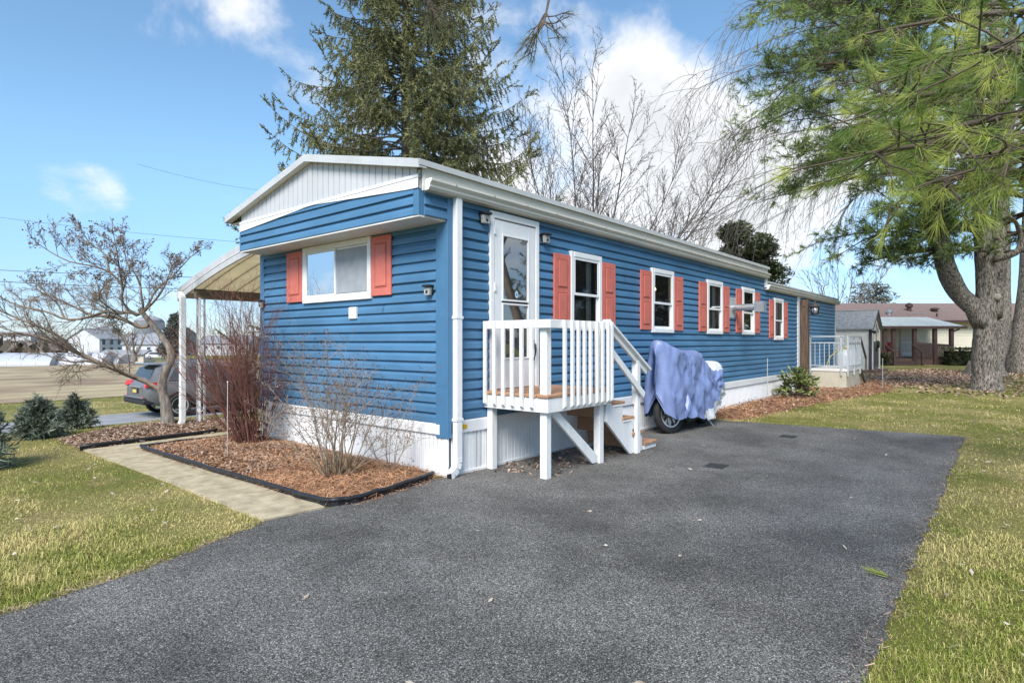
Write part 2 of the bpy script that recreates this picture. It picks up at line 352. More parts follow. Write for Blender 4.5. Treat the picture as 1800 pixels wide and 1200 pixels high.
mb = MB(); mb.poly([(x, y, 0.008) for x, y in dp])
tag(mb.build('driveway', ASPH), 'dark grey speckled asphalt driveway beside the blue house', 'driveway', kind='structure')
WALK = [[(-2.10, 0.0), (-1.56, -0.04), (-1.56, 2.15), (-2.08, 2.15)], [(-2.08, 2.16), (-1.56, 2.16), (-1.57, 4.42), (-2.11, 4.96)], [(-2.10, 4.965), (-1.565, 4.43), (0.6, 4.50), (0.6, 5.12), (-0.2, 5.1)], [(0.61, 4.5), (4, 4.5), (4, 5.12), (0.61, 5.12)]]
wk = tag(bpy.data.objects.new('walkway', None), 'weathered tan concrete path of slabs around the front bed', 'path', kind='structure'); col.objects.link(wk)
for k, q in enumerate(WALK):
    q2 = rough_poly(q, 0.12, 0.006, 20+k)
    MB().prism(q2, 'z', -0.05, 0.022).build('slab', PATHM, wk)

# landscape beds: soil mounds with litter, and black edging
def mound(name, poly, h, label, cat, seed, n=26):
    rg = np.random.RandomState(seed); P = np.array(poly); lo, hi = P.min(0), P.max(0)
    nx = max(6, int((hi[0]-lo[0])/0.12)); ny = max(6, int((hi[1]-lo[1])/0.12))
    gx, gy = np.meshgrid(np.linspace(lo[0], hi[0], nx), np.linspace(lo[1], hi[1], ny))
    pts = np.stack([gx.ravel(), gy.ravel()], 1)
    d = np.full(len(pts), 1e9)
    for i in range(len(P)):
        a, b = P[i], P[(i+1) % len(P)]; ab = b-a; t = np.clip(((pts-a)@ab)/max(ab@ab, 1e-9), 0, 1); d = np.minimum(d, np.linalg.norm(pts-(a+t[:, None]*ab), axis=1))
    ins = in_poly(pts, poly)
    z = np.where(ins, 0.012+h*np.clip(d/0.35, 0, 1)**0.7, -0.03) + np.where(ins, rg.normal(0, 0.008, len(pts)), 0)
    V = np.column_stack([pts, z + gz(pts[:, 1])])
    F = [(j*nx+i, j*nx+i+1, (j+1)*nx+i+1, (j+1)*nx+i) for j in range(ny-1) for i in range(nx-1) if ins[j*nx+i] or ins[j*nx+i+1] or ins[(j+1)*nx+i] or ins[(j+1)*nx+i+1]]
    tag(np_mesh(name, V, np.array(F), MULCH, smooth=True), label, cat, kind='structure')
    def height(q):
        dd = np.full(len(q), 1e9)
        for i in range(len(P)):
            a, b = P[i], P[(i+1) % len(P)]; ab = b-a; t = np.clip(((q-a)@ab)/max(ab@ab, 1e-9), 0, 1); dd = np.minimum(dd, np.linalg.norm(q-(a+t[:, None]*ab), axis=1))
        return 0.012+h*np.clip(dd/0.35, 0, 1)**0.7 + gz(q[:, 1])
    return height
def scatter_in(poly, n, rg):
    P = np.array(poly); lo, hi = P.min(0), P.max(0); out = []
    while sum(map(len, out)) < n:
        q = rg.uniform(lo, hi, (n, 2)); out.append(q[in_poly(q, poly)])
    return np.concatenate(out)[:n]
def straw(name, poly, hgt, n, L, w, m, label, cat, seed, lift=0.02, flat=0.35, spill=0.05):
    """thin needles or chips lying on a bed; one mass nobody could count"""
    rg = np.random.RandomState(seed); q = scatter_in(poly, n, rg); z = hgt(q)
    q = q + rg.normal(0, spill, q.shape)
    a = rg.uniform(0, 2*math.pi, n); el = rg.normal(0, flat, n); ln = L*rg.uniform(0.5, 1.3, n); ww = w*rg.uniform(0.6, 1.4, n)
    d = np.column_stack([np.cos(a)*np.cos(el), np.sin(a)*np.cos(el), np.sin(el)]); s_ = np.column_stack([-np.sin(a), np.cos(a), rg.normal(0, 0.4, n)])
    c = np.column_stack([q, z + rg.uniform(0.0, lift, n)])
    hd, hs = d*ln[:, None]/2, s_*ww[:, None]/2
    V = np.stack([c-hd-hs, c+hd-hs, c+hd+hs, c-hd+hs], 1).reshape(-1, 3); F = np.arange(4*n).reshape(-1, 4)
    return tag(np_mesh(name, V, F, m, rnd=np.repeat(rg.uniform(0, 1, n), 4)), label, cat, kind='stuff')
BED1 = [(-1.56, 4.38), (-1.57, 3.1), (-1.53, 1.4), (-1.50, 0.12), (-1.38, -0.03), (-1.1, -0.07), (-0.6, 0.0), (-0.15, 0.08), (-0.02, 0.1), (-0.02, 4.15), (0.3, 4.4)]
h1 = mound('mulch_bed', BED1, 0.075, 'raised mulch bed in front of the end wall', 'bed', 1)
straw('pine_needle_litter', BED1, h1, 21000, 0.10, 0.0035, STRAW, 'rusty fallen pine needles covering the front bed', 'pine straw', 2)
straw('bark_mulch', [(-1.54, 4.36), (-1.54, 1.7), (-0.9, 1.4), (-0.05, 1.9), (-0.05, 4.2), (0.2, 4.36)], h1, 8500, 0.045, 0.014, CHIP, 'brown bark chips in the back half of the front bed', 'mulch', 3)
BED2 = [(-2.12, 5.02), (-0.2, 5.16), (0.75, 5.2), (0.8, 6.6), (-0.2, 7.1), (-1.3, 6.9), (-2.1, 6.2)]
h2 = mound('mulch_bed', BED2, 0.06, 'mulch bed under the small bare tree', 'bed', 5)
straw('bark_mulch', BED2, h2, 9000, 0.06, 0.013, CHIP, 'brown bark and leaf litter under the small bare tree', 'mulch', 6)
BED3 = [(6.85, -0.02), (6.9, -0.8), (8.4, -0.95), (10.6, -1.12), (12.6, -1.35), (14.8, -1.75), (16.2, -2.0), (17.8, -1.8), (20.5, -1.2), (20.5, -0.02)]
h3 = mound('mulch_bed', BED3, 0.09, 'long mulch bed along the side skirting', 'bed', 7)
straw('pine_needle_litter', BED3, h3, 24000, 0.11, 0.006, STRAW, 'rusty pine needles in the long side bed', 'pine straw', 8, spill=0.12)
straw('leaf_litter', BED3, h3, 3500, 0.05, 0.022, CHIP, 'dry brown leaves blown into the long side bed', 'leaf litter', 9, spill=0.25, lift=0.05)
h0 = lambda q: np.zeros(len(q)) + 0.01
straw('leaf_litter', [(17.5, -1.0), (19.5, -2.6), (24, -3.6), (31, -3.6), (34, -1.2), (27, -0.2), (20.5, -0.4)], h0, 9000, 0.10, 0.028, STRAW_L, 'reddish fallen leaves and needles between shed and big tree', 'leaf litter', 10, lift=0.05, spill=0.35)
straw('leaf_litter', [(16, -6.5), (16, -2.6), (22, -3), (33, -2), (34, -7), (24, -8)], h0, 3500, 0.09, 0.045, CHIP, 'scattered brown leaves on the lawn round the big trunks', 'leaf litter', 11, lift=0.06, spill=0.3)
straw('leaf_litter', [(0.62, -0.05), (0.62, -0.85), (2.9, -0.75), (2.9, -0.05)], lambda q: np.zeros(len(q))+0.01, 420, 0.055, 0.018, CHIP, 'dry leaves blown under the white porch', 'leaf litter', 12, lift=0.012, spill=0.08)
def edging(name, P, label, r=0.022):
    t = thing(name, label, 'edging')
    n = len(P); mbt = MB(); mbt.smooth = True
    rg = random.Random(len(label)); Q = [(x+rg.uniform(-.008, .008), y+rg.uniform(-.008, .008), z+rg.uniform(-.006, .006)) for x, y, z in P]
    mbt.tube([(x, y, z+0.062) for x, y, z in Q], r, 8); mbt.build('edging_bead', EDGING, t)
    mw = MB()
    for (a, b) in zip(Q, Q[1:]):
        mw.bar((a[0], a[1], a[2]+0.012), (b[0], b[1], b[2]+0.012), 0.012, 0.10)
    mw.build('edging_wall', EDGING, t)
    return t
def smooth_path(P, k=5):
    P = [Vector(p) for p in P]; out = []
    for i in range(len(P)-1):
        p0, p1, p2, p3 = P[max(i-1, 0)], P[i], P[i+1], P[min(i+2, len(P)-1)]
        for j in range(k):
            t = j/k; out.append(tuple(0.5*((2*p1) + (p2-p0)*t + (2*p0-5*p1+4*p2-p3)*t*t + (3*p1-p0-3*p2+p3)*t*t*t)))
    out.append(tuple(P[-1])); return out
edging('garden_edging', smooth_path([(0.3, 4.41, 0), (-0.7, 4.41, 0), (-1.45, 4.42, 0), (-1.585, 4.33, 0), (-1.60, 3.1, 0), (-1.56, 1.4, 0), (-1.54, 0.25, 0), (-1.50, 0.0, 0), (-1.38, -0.085, 0), (-1.15, -0.105, 0), (-0.6, -0.03, 0), (-0.14, 0.08, 0)], 6), 'black plastic edging curving round the front bed')
edging('garden_edging', smooth_path([(-2.14, 5.0, 0), (-1.2, 5.06, 0), (-0.24, 5.14, 0)], 4), 'straight black plastic edging at the foot of the small bare tree')

# patches in the asphalt
for (u, v, rx, ry, lb) in [(2.46, -2.05, 0.125, 0.115, 'small dark square drain cover in the driveway, nearer one'), (5.35, -2.09, 0.125, 0.115, 'small dark square drain cover in the driveway, nearer the far edge')]:
    t = thing('drain_cover', lb, 'drain cover', (u, v, 0.008), R(3), 'drain covers in the driveway')
    MB().box(-rx, rx, -ry, ry, -0.02, 0.003).build('drain_pit', BLACK_R, t)
    mg = MB()
    for k in range(9): y = -ry+0.016+k*(2*ry-0.032)/8; mg.box(-rx, rx, y-0.008, y+0.008, 0.0035, 0.007)
    mg.box(-rx-0.01, -rx, -ry, ry, -0.01, 0.008).box(rx, rx+0.01, -ry, ry, -0.01, 0.008)
    mg.build('grate', mat('cast_iron', (0.05, 0.05, 0.05), 0.7, 0.3, 20), t)

# brown needles and crumbs gathered along the driveway edges
EDGE_R = [(-2.6, -4.33), (7.1, -4.30), (7.1, -4.16), (-2.6, -4.20)]
straw('edge_litter', EDGE_R, h0, 1500, 0.035, 0.0022, CHIP, 'brown needle litter along the right driveway edge', 'litter', 13, lift=0.02, spill=0.03)
straw('edge_litter', [(-4.6, -0.66), (-3.87, -0.47), (-2.94, -0.29), (-2.07, 0.06), (-2.07, -0.03), (-2.94, -0.39), (-3.87, -0.57), (-4.6, -0.78)], h0, 1100, 0.03, 0.0022, CHIP, 'brown needle litter along the left driveway edge', 'litter', 14, lift=0.016, spill=0.02)
straw('edge_litter', [(-1.5, -0.16), (-1.1, -0.17), (-0.1, 0.0), (0.5, -0.08), (0.5, -0.03), (-0.1, 0.06), (-1.1, -0.12)], h0, 260, 0.05, 0.004, STRAW, 'brown needle litter at the corner of the front bed', 'litter', 15, lift=0.01, spill=0.03)

# ------------------------------------------------------------ grass blades (uncountable)
def grass(name, regions, holes, n, rmin, rmax, label, seed, hmin=0.016, hmax=0.052, ang=(-55, 55), wk=1.0):
    rg = np.random.RandomState(seed); C = np.array([-4.544, -4.739]); out = []
    while sum(map(len, out)) < n:
        r = np.exp(rg.uniform(math.log(rmin), math.log(rmax), n)); a = np.radians(40+rg.uniform(ang[0], ang[1], n))
        q = C + np.column_stack([r*np.cos(a), r*np.sin(a)])
        k = np.zeros(len(q), bool)
        for p in regions: k |= in_poly(q, p)
        for p in holes: k &= ~in_poly(q, p)
        out.append(q[k])
    q = np.concatenate(out)[:n]; r = np.linalg.norm(q-C, axis=1)
    h = rg.uniform(hmin, hmax, n)*(0.6+0.6*rg.rand(n)); w = 0.0021*np.clip(r/3.0, 1, 9)*rg.uniform(0.7, 1.4, n)*wk
    az = rg.uniform(0, 2*math.pi, n); lean = np.abs(rg.normal(0.95, 0.55, n)); sx = np.column_stack([-np.sin(az), np.cos(az), np.zeros(n)]); dx = np.column_stack([np.cos(az), np.sin(az), np.zeros(n)]); up = np.array([0, 0, 1.0])
    b = np.column_stack([q, gz(q[:, 1])-0.003])
    mid = b + up*(h*0.6)[:, None] + dx*(h*0.35*lean)[:, None]; tip = b + up*(h*np.clip(1-0.45*lean, 0.08, 1))[:, None] + dx*(h*1.0*lean)[:, None]
    hw = sx*(w/2)[:, None]
    cl = np.zeros(n)
    for kk in range(7):
        aa = kk*2.4; fq = 3.1*1.45**kk; cl += np.sin(fq*(q[:, 0]*math.cos(aa)+q[:, 1]*math.sin(aa))+kk*1.7)/1.25**kk
    hs = np.clip(0.9+0.28*cl, 0.45, 1.8)[:, None]; mid = b+(mid-b)*hs; tip = b+(tip-b)*hs
    near = r < 6.0; rn = np.clip(rg.normal(0.45, 0.22, n), 0, 1); nn = int(near.sum()); f = ~near
    V = np.concatenate([np.stack([b-hw, b+hw, mid+hw*0.8, mid-hw*0.8, tip], 1)[near].reshape(-1, 3), np.stack([b-hw, b+hw, tip], 1)[f].reshape(-1, 3)]); i = np.arange(nn)*5; j = nn*5+np.arange(n-nn)*3
    return tag(np_mesh(name, V, [np.column_stack([i, i+1, i+2, i+3]), np.concatenate([np.column_stack([i+3, i+2, i+4]), np.column_stack([j, j+1, j+2])])], BLADE, rnd=np.concatenate([np.repeat(rn[near], 5), np.repeat(rn[f], 3)])), label, 'grass', kind='stuff')
HOLES = [DRIVE, [(-2.09, -0.03), (-1.5, -0.05), (-1.5, 4.4), (4, 4.5), (4, 5.12), (-0.2, 5.1), (-2.1, 4.96)], BED1, BED2, BED3, [(-0.05, -0.05), (20, -0.05), (20, 4.3), (-0.05, 4.3)]]
grass('lawn_grass', [[(-14, -2.2), (-3.87, -0.56), (-2.94, -0.37), (-2.05, -0.02), (-2.05, 5.0), (-2.1, 6.2), (-1.3, 6.9), (0.8, 6.6), (9, 6.6), (30, 7), (30, 14.2), (-20, 14.2), (-20, -2)]], HOLES[1:5], 140000, 2.0, 24, 'short green and straw coloured grass left of the path', 31)
grass('lawn_grass', [[(-14, -4.26), (7.12, -4.22), (6.5, -0.75), (8.4, -0.95), (10.6, -1.1), (14.8, -1.7), (16.5, -2), (20, -1.5), (24, 0.5), (45, 2), (45, -22), (-14, -22)]], HOLES[:1], 175000, 1.6, 34, 'short straw and green grass right of the driveway', 32, ang=(-58, 5))
grass('verge_grass', [[(-30, 17), (40, 17), (40, 25.4), (-30, 25.4)]], [], 14000, 14, 50, 'yellow green verge grass beyond the lane', 33, 0.03, 0.09, ang=(-5, 55))
# ------------------------------------------------------------ the blue mobile home
W, L1, L2 = 4.15, 11.0, 19.0            # width, main length, length with the rear addition
home = thing('mobile_home', 'long blue vinyl sided mobile home with coral shutters and white skirting', 'mobile home')
SIDE = lambda p: (p[0], -p[2], p[1])     # (along, z, outward) on the long wall
END = lambda p: (-p[2], p[0], p[1])      # the same on the end wall
def off_end(u): return lambda p: (u-p[2], p[0], p[1])
HC = 0.1145
def board_mesh(a0, a1, z, T, h=HC, z_top=None, z_bot=None):
    f = 2.0 if z_top is None else (z_top-z)/h; g = 0.0 if z_bot is None else (z_bot-z)/h
    prof = [(0.0, -0.002), (0.0, 0.0235), (0.05, 0.0270), (0.12, 0.0265), (0.55, 0.0215), (0.66, 0.0155), (0.80, 0.0040), (1.03, -0.0025), (1.03, -0.003)]
    pr = [(max(g, min(t, f))*h, o) for t, o in prof]
    mb_ = MB(T); n = len(pr)
    i = mb_.pts([(a0, z+dz, o) for dz, o in pr]); j = mb_.pts([(a1, z+dz, o) for dz, o in pr])
    mb_.f += [(i+k, i+k+1, j+k+1, j+k) for k in range(n-1)]
    mb_.f.append(tuple(i+k for k in range(n))); mb_.f.append(tuple(j+k for k in range(n))[::-1])
    return mb_.mesh('siding_board')
def boards(a0, a1, z0, z1, T, openings, parent, top=None, seams=()):
    k = 0; z = z0
    while z < z1-0.02:
        zt = min(z+HC, z1)
        segs = [(a0, a1)] if top is None else [(max(a0, s), min(a1, e)) for s, e in top(z, zt)]
        for (o0, o1, b0, b1) in openings:
            if b0 < zt-0.01 and b1 > z+0.01:
                ns = []
                c0, c1 = max(a0, o0), min(a1, o1)
                if z < b0 < zt: link('siding_board', board_mesh(c0, c1, z, T, z_top=b0+0.02), BLUE, parent)
                if z < b1 < zt: link('siding_board', board_mesh(c0, c1, z, T, z_bot=b1-0.02), BLUE, parent)
                for s, e in segs:
                    if o1 <= s or o0 >= e: ns.append((s, e)); continue
                    if o0 > s: ns.append((s, o0))
                    if o1 < e: ns.append((o1, e))
                segs = ns
        for s, e in segs:
            while e-s > 0.02:
                # vinyl lengths overlap at staggered joints
                j_ = min([x for x in (1.1+((k*37) % 11)*0.31+3.66*q for q in range(-1, 7)) if x > s+0.5] + [1e9]); f_ = e if j_ > e-0.5 else j_
                o_ = 0.0012*(int(f_*7+k) % 3); T2 = (lambda p, T=T, o_=o_: T((p[0], p[1], p[2]+o_)))
                link('siding_board', board_mesh(s, f_+(0.0 if f_ == e else 0.02), z, T2, z_top=z1 if z+HC*1.03 > z1 else None), BLUE, parent); s = f_
        k += 1
        z += HC
DOOR = (0.655, 1.60, 0.93, 3.055)
WINS = [(2.33, 3.15, 1.655, 2.77), (4.79, 5.66, 1.655, 2.77), (7.23, 8.08, 1.655, 2.765), (9.31, 10.16, 1.66, 2.76), (11.735, 12.555, 1.54, 2.645)]
boards(0.10, L2-0.1, 0.615, 2.80, SIDE, [DOOR]+WINS+[(14.02, 14.30, 0, 3)], home)
def top_side(z, zt): return [(0.10, L1-0.02)]
zc = 0.615
while zc < 2.80-0.02: zc += HC
boards(0.10, L1-0.02, zc-HC*0 if zc < 2.83 else 2.802, 3.09, SIDE, [DOOR]+WINS, home)
EWIN = (1.325, 2.89, 2.03, 2.81)
boards(0.165, W-0.12, 0.585, 2.83, END, [EWIN], home)
# corner posts
MB(END).box(0.0, 0.165, 0.43, 2.835, -0.0, 0.028).box(-0.03, -0.002, 0.43, 3.09, -0.1, 0.0275).build('corner_post', BLUE_TRIM, home, 0.004)
MB(END).box(W-0.12, W+0.002, 0.45, 2.835, 0.0, 0.028).build('corner_post', BLUE_TRIM, home, 0.004)
MB(SIDE).box(L2-0.1, L2+0.02, 0.5, 2.81, -0.1, 0.03).build('corner_post', WHITE, home, 0.004)
MB(SIDE).box(14.02, 14.30, 0.74, 2.80, 0.0, 0.035).build('corner_post', WHITE, home, 0.004)
# inner shell seen through the windows
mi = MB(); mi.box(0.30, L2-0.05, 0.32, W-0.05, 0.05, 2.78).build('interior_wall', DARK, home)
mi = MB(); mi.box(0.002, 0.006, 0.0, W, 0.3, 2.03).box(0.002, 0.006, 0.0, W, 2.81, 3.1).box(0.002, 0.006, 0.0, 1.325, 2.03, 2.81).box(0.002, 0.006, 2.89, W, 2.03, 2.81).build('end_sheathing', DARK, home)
mi = MB(); mi.box(0.0, L2, W-0.04, W, 0.0, 2.8).box(L2-0.04, L2-0.001, 0.01, W-0.05, 0.0, 2.8).build('back_wall', BLUE_TRIM, home)
# skirting: trim band and ribbed panels
MB(SIDE).prism([(0.475, 0.0), (0.475, 0.030), (0.60, 0.030), (0.613, 0.024), (0.613, 0.0)], 'x', 0.03, 14.0).build('skirting_trim', WHITE, home)
MB(END).prism([(0.465, 0.0), (0.465, 0.030), (0.57, 0.030), (0.583, 0.024), (0.583, 0.0)], 'x', 0.10, W-0.05).build('skirting_trim', WHITE, home)
def panel_mesh(w, z0, z1, name='skirting_panel', pitch=0.066):
    mb_ = MB(); prof = []; n = int(round(w/pitch)); p = w/n
    for k in range(n):
        a = k*p; prof += [(a+0.002, -0.006), (a+0.010, 0.006), (a+p*0.48, 0.007), (a+p*0.52, 0.001), (a+p*0.60, 0.001), (a+p*0.64, 0.007), (a+p-0.010, 0.006)]
    prof.append((w-0.002, -0.006))
    i = mb_.pts([(a, o, z0) for a, o in prof]); j = mb_.pts([(a, o, z1) for a, o in prof]); m = len(prof)
    mb_.f = [(i+k, i+k+1, j+k+1, j+k) for k in range(m-1)]
    return mb_.mesh(name)
pm = panel_mesh(0.409, -0.02, 0.478); pm.materials.append(SKIRT)
for k in range(34):
    o = link('skirting_panel', pm, None, home); o.matrix_local = Matrix(((1, 0, 0, 0.05+k*0.41), (0, -1, 0, -0.002), (0, 0, 1, 0), (0, 0, 0, 1)))
pm2 = panel_mesh(0.409, -0.02, 0.468); pm2.materials.append(SKIRT)
for k in range(10):
    o = link('skirting_panel', pm2, None, home); o.matrix_local = Matrix(((0, -1, 0, -0.002), (1, 0, 0, 0.03+k*0.41), (0, 0, 1, 0), (0, 0, 0, 1)))
MB(SIDE).box(0.02, 14.0, -0.02, 0.035, 0.006, 0.022).build('skirting_track', WHITE, home)
MB(END).box(-0.012, 0.05, -0.02, 0.43, -0.01, 0.014).build('skirting_corner', SKIRT, home)
mv = MB(SIDE)
for k in range(30):
    z = 0.05+k*0.0138
    for a in range(8): mv.box(0.40+a*0.019, 0.412+a*0.019, z, z+0.007, 0.0062, 0.0085)
mv.build('skirting_vent', mat('vent_holes', (0.40, 0.41, 0.42), 0.7, 0.1, 5), home)
MB(SIDE).box(0.145, 0.275, 0.515, 0.565, 0.030, 0.034).build('yellow_tag', YELLOW, home)
MB(SIDE).box(0.15, 0.17, 0.52, 0.56, 0.034, 0.0355).build('tag_print', BLACK, home)

# windows
def window(T, a0, a1, z0, z1, kind, parent):
    fw = 0.075
    wnd = MB(T).box(a0, a0+fw, z0, z1, -0.03, 0.055).box(a1-fw, a1, z0, z1, -0.03, 0.055).box(a0+fw, a1-fw, z0, z0+fw, -0.03, 0.058).box(a0+fw, a1-fw, z1-fw, z1, -0.03, 0.058).build('window', WHITE, parent, 0.005)
    A0, A1, Z0, Z1 = a0+fw, a1-fw, z0+fw, z1-fw
    def sash(b0, b1, c0, c1, o, s=0.038):
        MB(T).box(b0, b0+s, c0, c1, o, o+0.022).box(b1-s, b1, c0, c1, o, o+0.022).box(b0+s, b1-s, c0, c0+s, o, o+0.021).box(b0+s, b1-s, c1-s, c1, o, o+0.021).build('sash', WHITE, wnd, 0.003)
        MB(T).quad((b0+s, c0+s, o+0.012), (b1-s, c0+s, o+0.012), (b1-s, c1-s, o+0.012), (b0+s, c1-s, o+0.012)).build('pane', PANE, wnd)
    if kind == 'slider':
        m = (A0+A1)/2
        sash(A0, m+0.02, Z0, Z1, 0.004, 0.03); sash(m-0.02, A1, Z0, Z1, 0.028, 0.03)
        MB(T).box(A0+0.03, m-0.01, Z0+0.03, Z1-0.03, 0.033, 0.034).build('insect_screen', SCREEN, wnd)
        mc = MB(T); n = 26
        P = [(A0+(A1-A0)*k/n, 0.012*math.sin(k*1.9)-0.06) for k in range(n+1)]
        i = mc.pts([(a, Z0-0.05, o) for a, o in P]); j = mc.pts([(a, Z1+0.05, o) for a, o in P]); mc.f = [(i+k, i+k+1, j+k+1, j+k) for k in range(n)]
        mc.build('curtain', CURTAIN, wnd)
    else:
        zm = Z0+(Z1-Z0)*0.46
        sash(A0, A1, zm-0.02, Z1, 0.028); sash(A0, A1, Z0, zm+0.02, 0.003)
        if kind == 'sheer':
            mc = MB(T); n = 14
            for (x0, x1) in ((A1-0.13, A1),):
                P = [(x0+(x1-x0)*k/n, 0.018*math.sin(k*1.7)-0.10) for k in range(n+1)]
                i = mc.pts([(a, Z0-0.05, o) for a, o in P]); j = mc.pts([(a, Z1+0.05, o) for a, o in P]); mc.f += [(i+k, i+k+1, j+k+1, j+k) for k in range(n)]
            mc.build('curtain', CURTAIN, wnd)
        if kind == 'lamp':
            m = MB(T)
            for dx, dz in ((-0.09, 0), (0.0, 0.02), (0.08, 0.0)): m.lathe((A0+0.26+dx, 0, 0), [(0.01, 0), (0.03, 0.02), (0.035, 0.05), (0.012, 0.09)], 10)
            # warm ceiling lamp seen through the glass: bulbs
            m2 = MB(); m2.smooth = True
            for dx in (-0.10, 0.0, 0.10): m2.lathe(((A0+A1)/2-0.02+dx, 0.17, zm+0.27), [(0.004, -0.035), (0.03, -0.02), (0.036, 0.0), (0.022, 0.03), (0.004, 0.04)], 10)
            lm = bpy.data.materials.new('lit_bulb'); lm.use_nodes = True; b = lm.node_tree.nodes['Principled BSDF']; b.inputs['Base Color'].default_value = (1, .8, .5, 1); b.inputs['Emission Color'].default_value = (1, .72, .35, 1); b.inputs['Emission Strength'].default_value = 3.0
            m2.build('ceiling_lamp', lm, wnd)
            m3 = MB(T); m3.box(A0+0.1, A0+0.42, Z0, Z0+0.28, -0.24, -0.2); m3.build('kitchen_shelf', mat('shelf', (0.25, 0.2, 0.14), 0.8, 0.4, 14), wnd)
        if kind in ('plain', 'sheer'):
            m = MB(T)
            m.box(A0, A1, Z0, zm-0.05, -0.22, -0.215); m.build('blind', mat('blind_grey', (0.16, 0.165, 0.16), 0.8, 0.12, 4, stretch=(1, 1, 25)), wnd)
    return wnd
def shutter(T, a0, a1, z0, z1, panels, parent):
    sh = MB(T).box(a0, a1, z0, z1, 0.02, 0.048).build('shutter', CORAL, parent, 0.004)
    n = panels; b = 0.075 if n == 1 else 0.06; H = (z1-z0-b*(n+1)-0.03)/n
    for k in range(n):
        c0 = z0+b+0.02+k*(H+b)
        MB(T).box(a0+0.075, a1-0.075, c0, c0+H, 0.046, 0.0500).build('shutter_groove', CORAL_D, sh)
        MB(T).prism([(a0+0.092, c0+0.017), (a1-0.092, c0+0.017), (a1-0.092, c0+H-0.017), (a0+0.092, c0+H-0.017)], 'z', 0.046, 0.058).build('shutter_panel', CORAL, sh, 0.006)
    return sh
kinds = ['sheer', 'lamp', 'sheer', 'plain', 'sheer']
for w, kd in zip(WINS, kinds):
    window(SIDE, *w, kd, home)
    sz0, sz1 = (1.70, 2.70) if w[0] < 11 else (1.59, 2.585)
    shutter(SIDE, w[0]-0.392, w[0]-0.006, sz0, sz1, 2, home); shutter(SIDE, w[1]+0.03, w[1]+0.41, sz0, sz1, 2, home)
window(END, *EWIN, 'slider', home)
shutter(END, 0.935, 1.318, 2.06, 2.79, 1, home); shutter(END, 2.905, 3.33, 2.06, 2.78, 1, home)

# storm door
dr = MB(SIDE)
a0, a1, z0, z1 = DOOR
dr.box(a0, a0+0.07, z0-0.05, z1, -0.02, 0.05).box(a1-0.07, a1, z0-0.05, z1, -0.02, 0.05).box(a0+0.07, a1-0.07, z1-0.08, z1, -0.02, 0.052)
frame = dr.build('door', WHITE, home, 0.005)
b0, b1, c0, c1 = a0+0.085, a1-0.085, z0, z1-0.095
g0, g1 = b0+0.125, b1-0.125; gz0, gzm, gz1 = 1.28, 1.98, 2.80
MB(SIDE).box(b0, g0, c0, c1, 0.012, 0.042).box(g1, b1, c0, c1, 0.012, 0.042).box(g0, g1, c0, gz0, 0.012, 0.042).box(g0, g1, gz1, c1, 0.012, 0.042).build('door_leaf', WHITE, frame, 0.004)
for (q0, q1, nm) in ((gz0, gzm-0.012, 'lower_pane'), (gzm+0.012, gz1, 'upper_pane')):
    s = 0.022
    MB(SIDE).box(g0, g0+s, q0, q1, 0.02, 0.05).box(g1-s, g1, q0, q1, 0.02, 0.05).box(g0+s, g1-s, q0, q0+s, 0.02, 0.049).box(g0+s, g1-s, q1-s, q1, 0.02, 0.049).build('pane_frame', WHITE, frame, 0.003)
    MB(SIDE).quad((g0+s, q0+s, 0.03), (g1-s, q0+s, 0.03), (g1-s, q1-s, 0.03), (g0+s, q1-s, 0.03)).build('pane', PANE_D, frame)
MB(SIDE).box(g0, g1, c0+0.12, gz1, -0.045, -0.04).build('inner_door', mat('inner_door', (0.16, 0.155, 0.15), 0.7, 0.25, 3), frame)
md = MB(SIDE)
for (x0, x1, y0, y1) in ((g0+0.05, g0+0.25, 1.42, 1.86), (g0+0.32, g1-0.06, 1.42, 1.86), (g0+0.05, g0+0.25, 2.05, 2.7), (g0+0.32, g1-0.06, 2.05, 2.7)): md.box(x0, x1, y0, y1, -0.041, -0.033)
md.build('inner_door_panel', mat('inner_door', (0.2, 0.2, 0.2)), frame, 0.006)
mh = MB(SIDE); mh.smooth = True
mh.tube([(b1-0.055, 1.47, 0.045), (b1-0.055, 1.46, 0.09), (b1-0.05, 1.40, 0.095), (b1-0.052, 1.32, 0.085), (b1-0.07, 1.25, 0.075)], [0.012, 0.016, 0.013, 0.010, 0.006], 8); mh.tube([(b1-0.055, 1.44, 0.04), (b1-0.055, 1.50, 0.05), (b1-0.055, 1.545, 0.045)], [0.02, 0.021, 0.016], 8)
mh.build('handle', BLACK, frame)
mst = MB(SIDE); P = [(0.031*math.cos(k*math.pi/8), 0.04*math.sin(k*math.pi/8)) for k in range(16)]
mst.poly([(g0+0.29+x, 2.085+y, 0.0315) for x, y in P]); mst.build('sticker', mat('white_sticker', (0.75, 0.8, 0.85), 0.5), frame)
mst = MB(SIDE); mst.poly([(g0+0.29+x*.6, 2.085+y*.6, 0.0325) for x, y in P]); mst.build('sticker_print', mat('blue_print', (0.08, 0.3, 0.6), 0.5), frame)
mhn = MB(SIDE)
for z in (1.35, 2.1, 2.78): mhn.box(a0+0.062, a0+0.092, z, z+0.10, 0.042, 0.058)
mhn.build('hinge', WHITE, frame)
MB(SIDE).box(a0-0.02, a1+0.02, z0-0.05, z0-0.012, 0.0, 0.075).build('door_sill', ALU, frame)

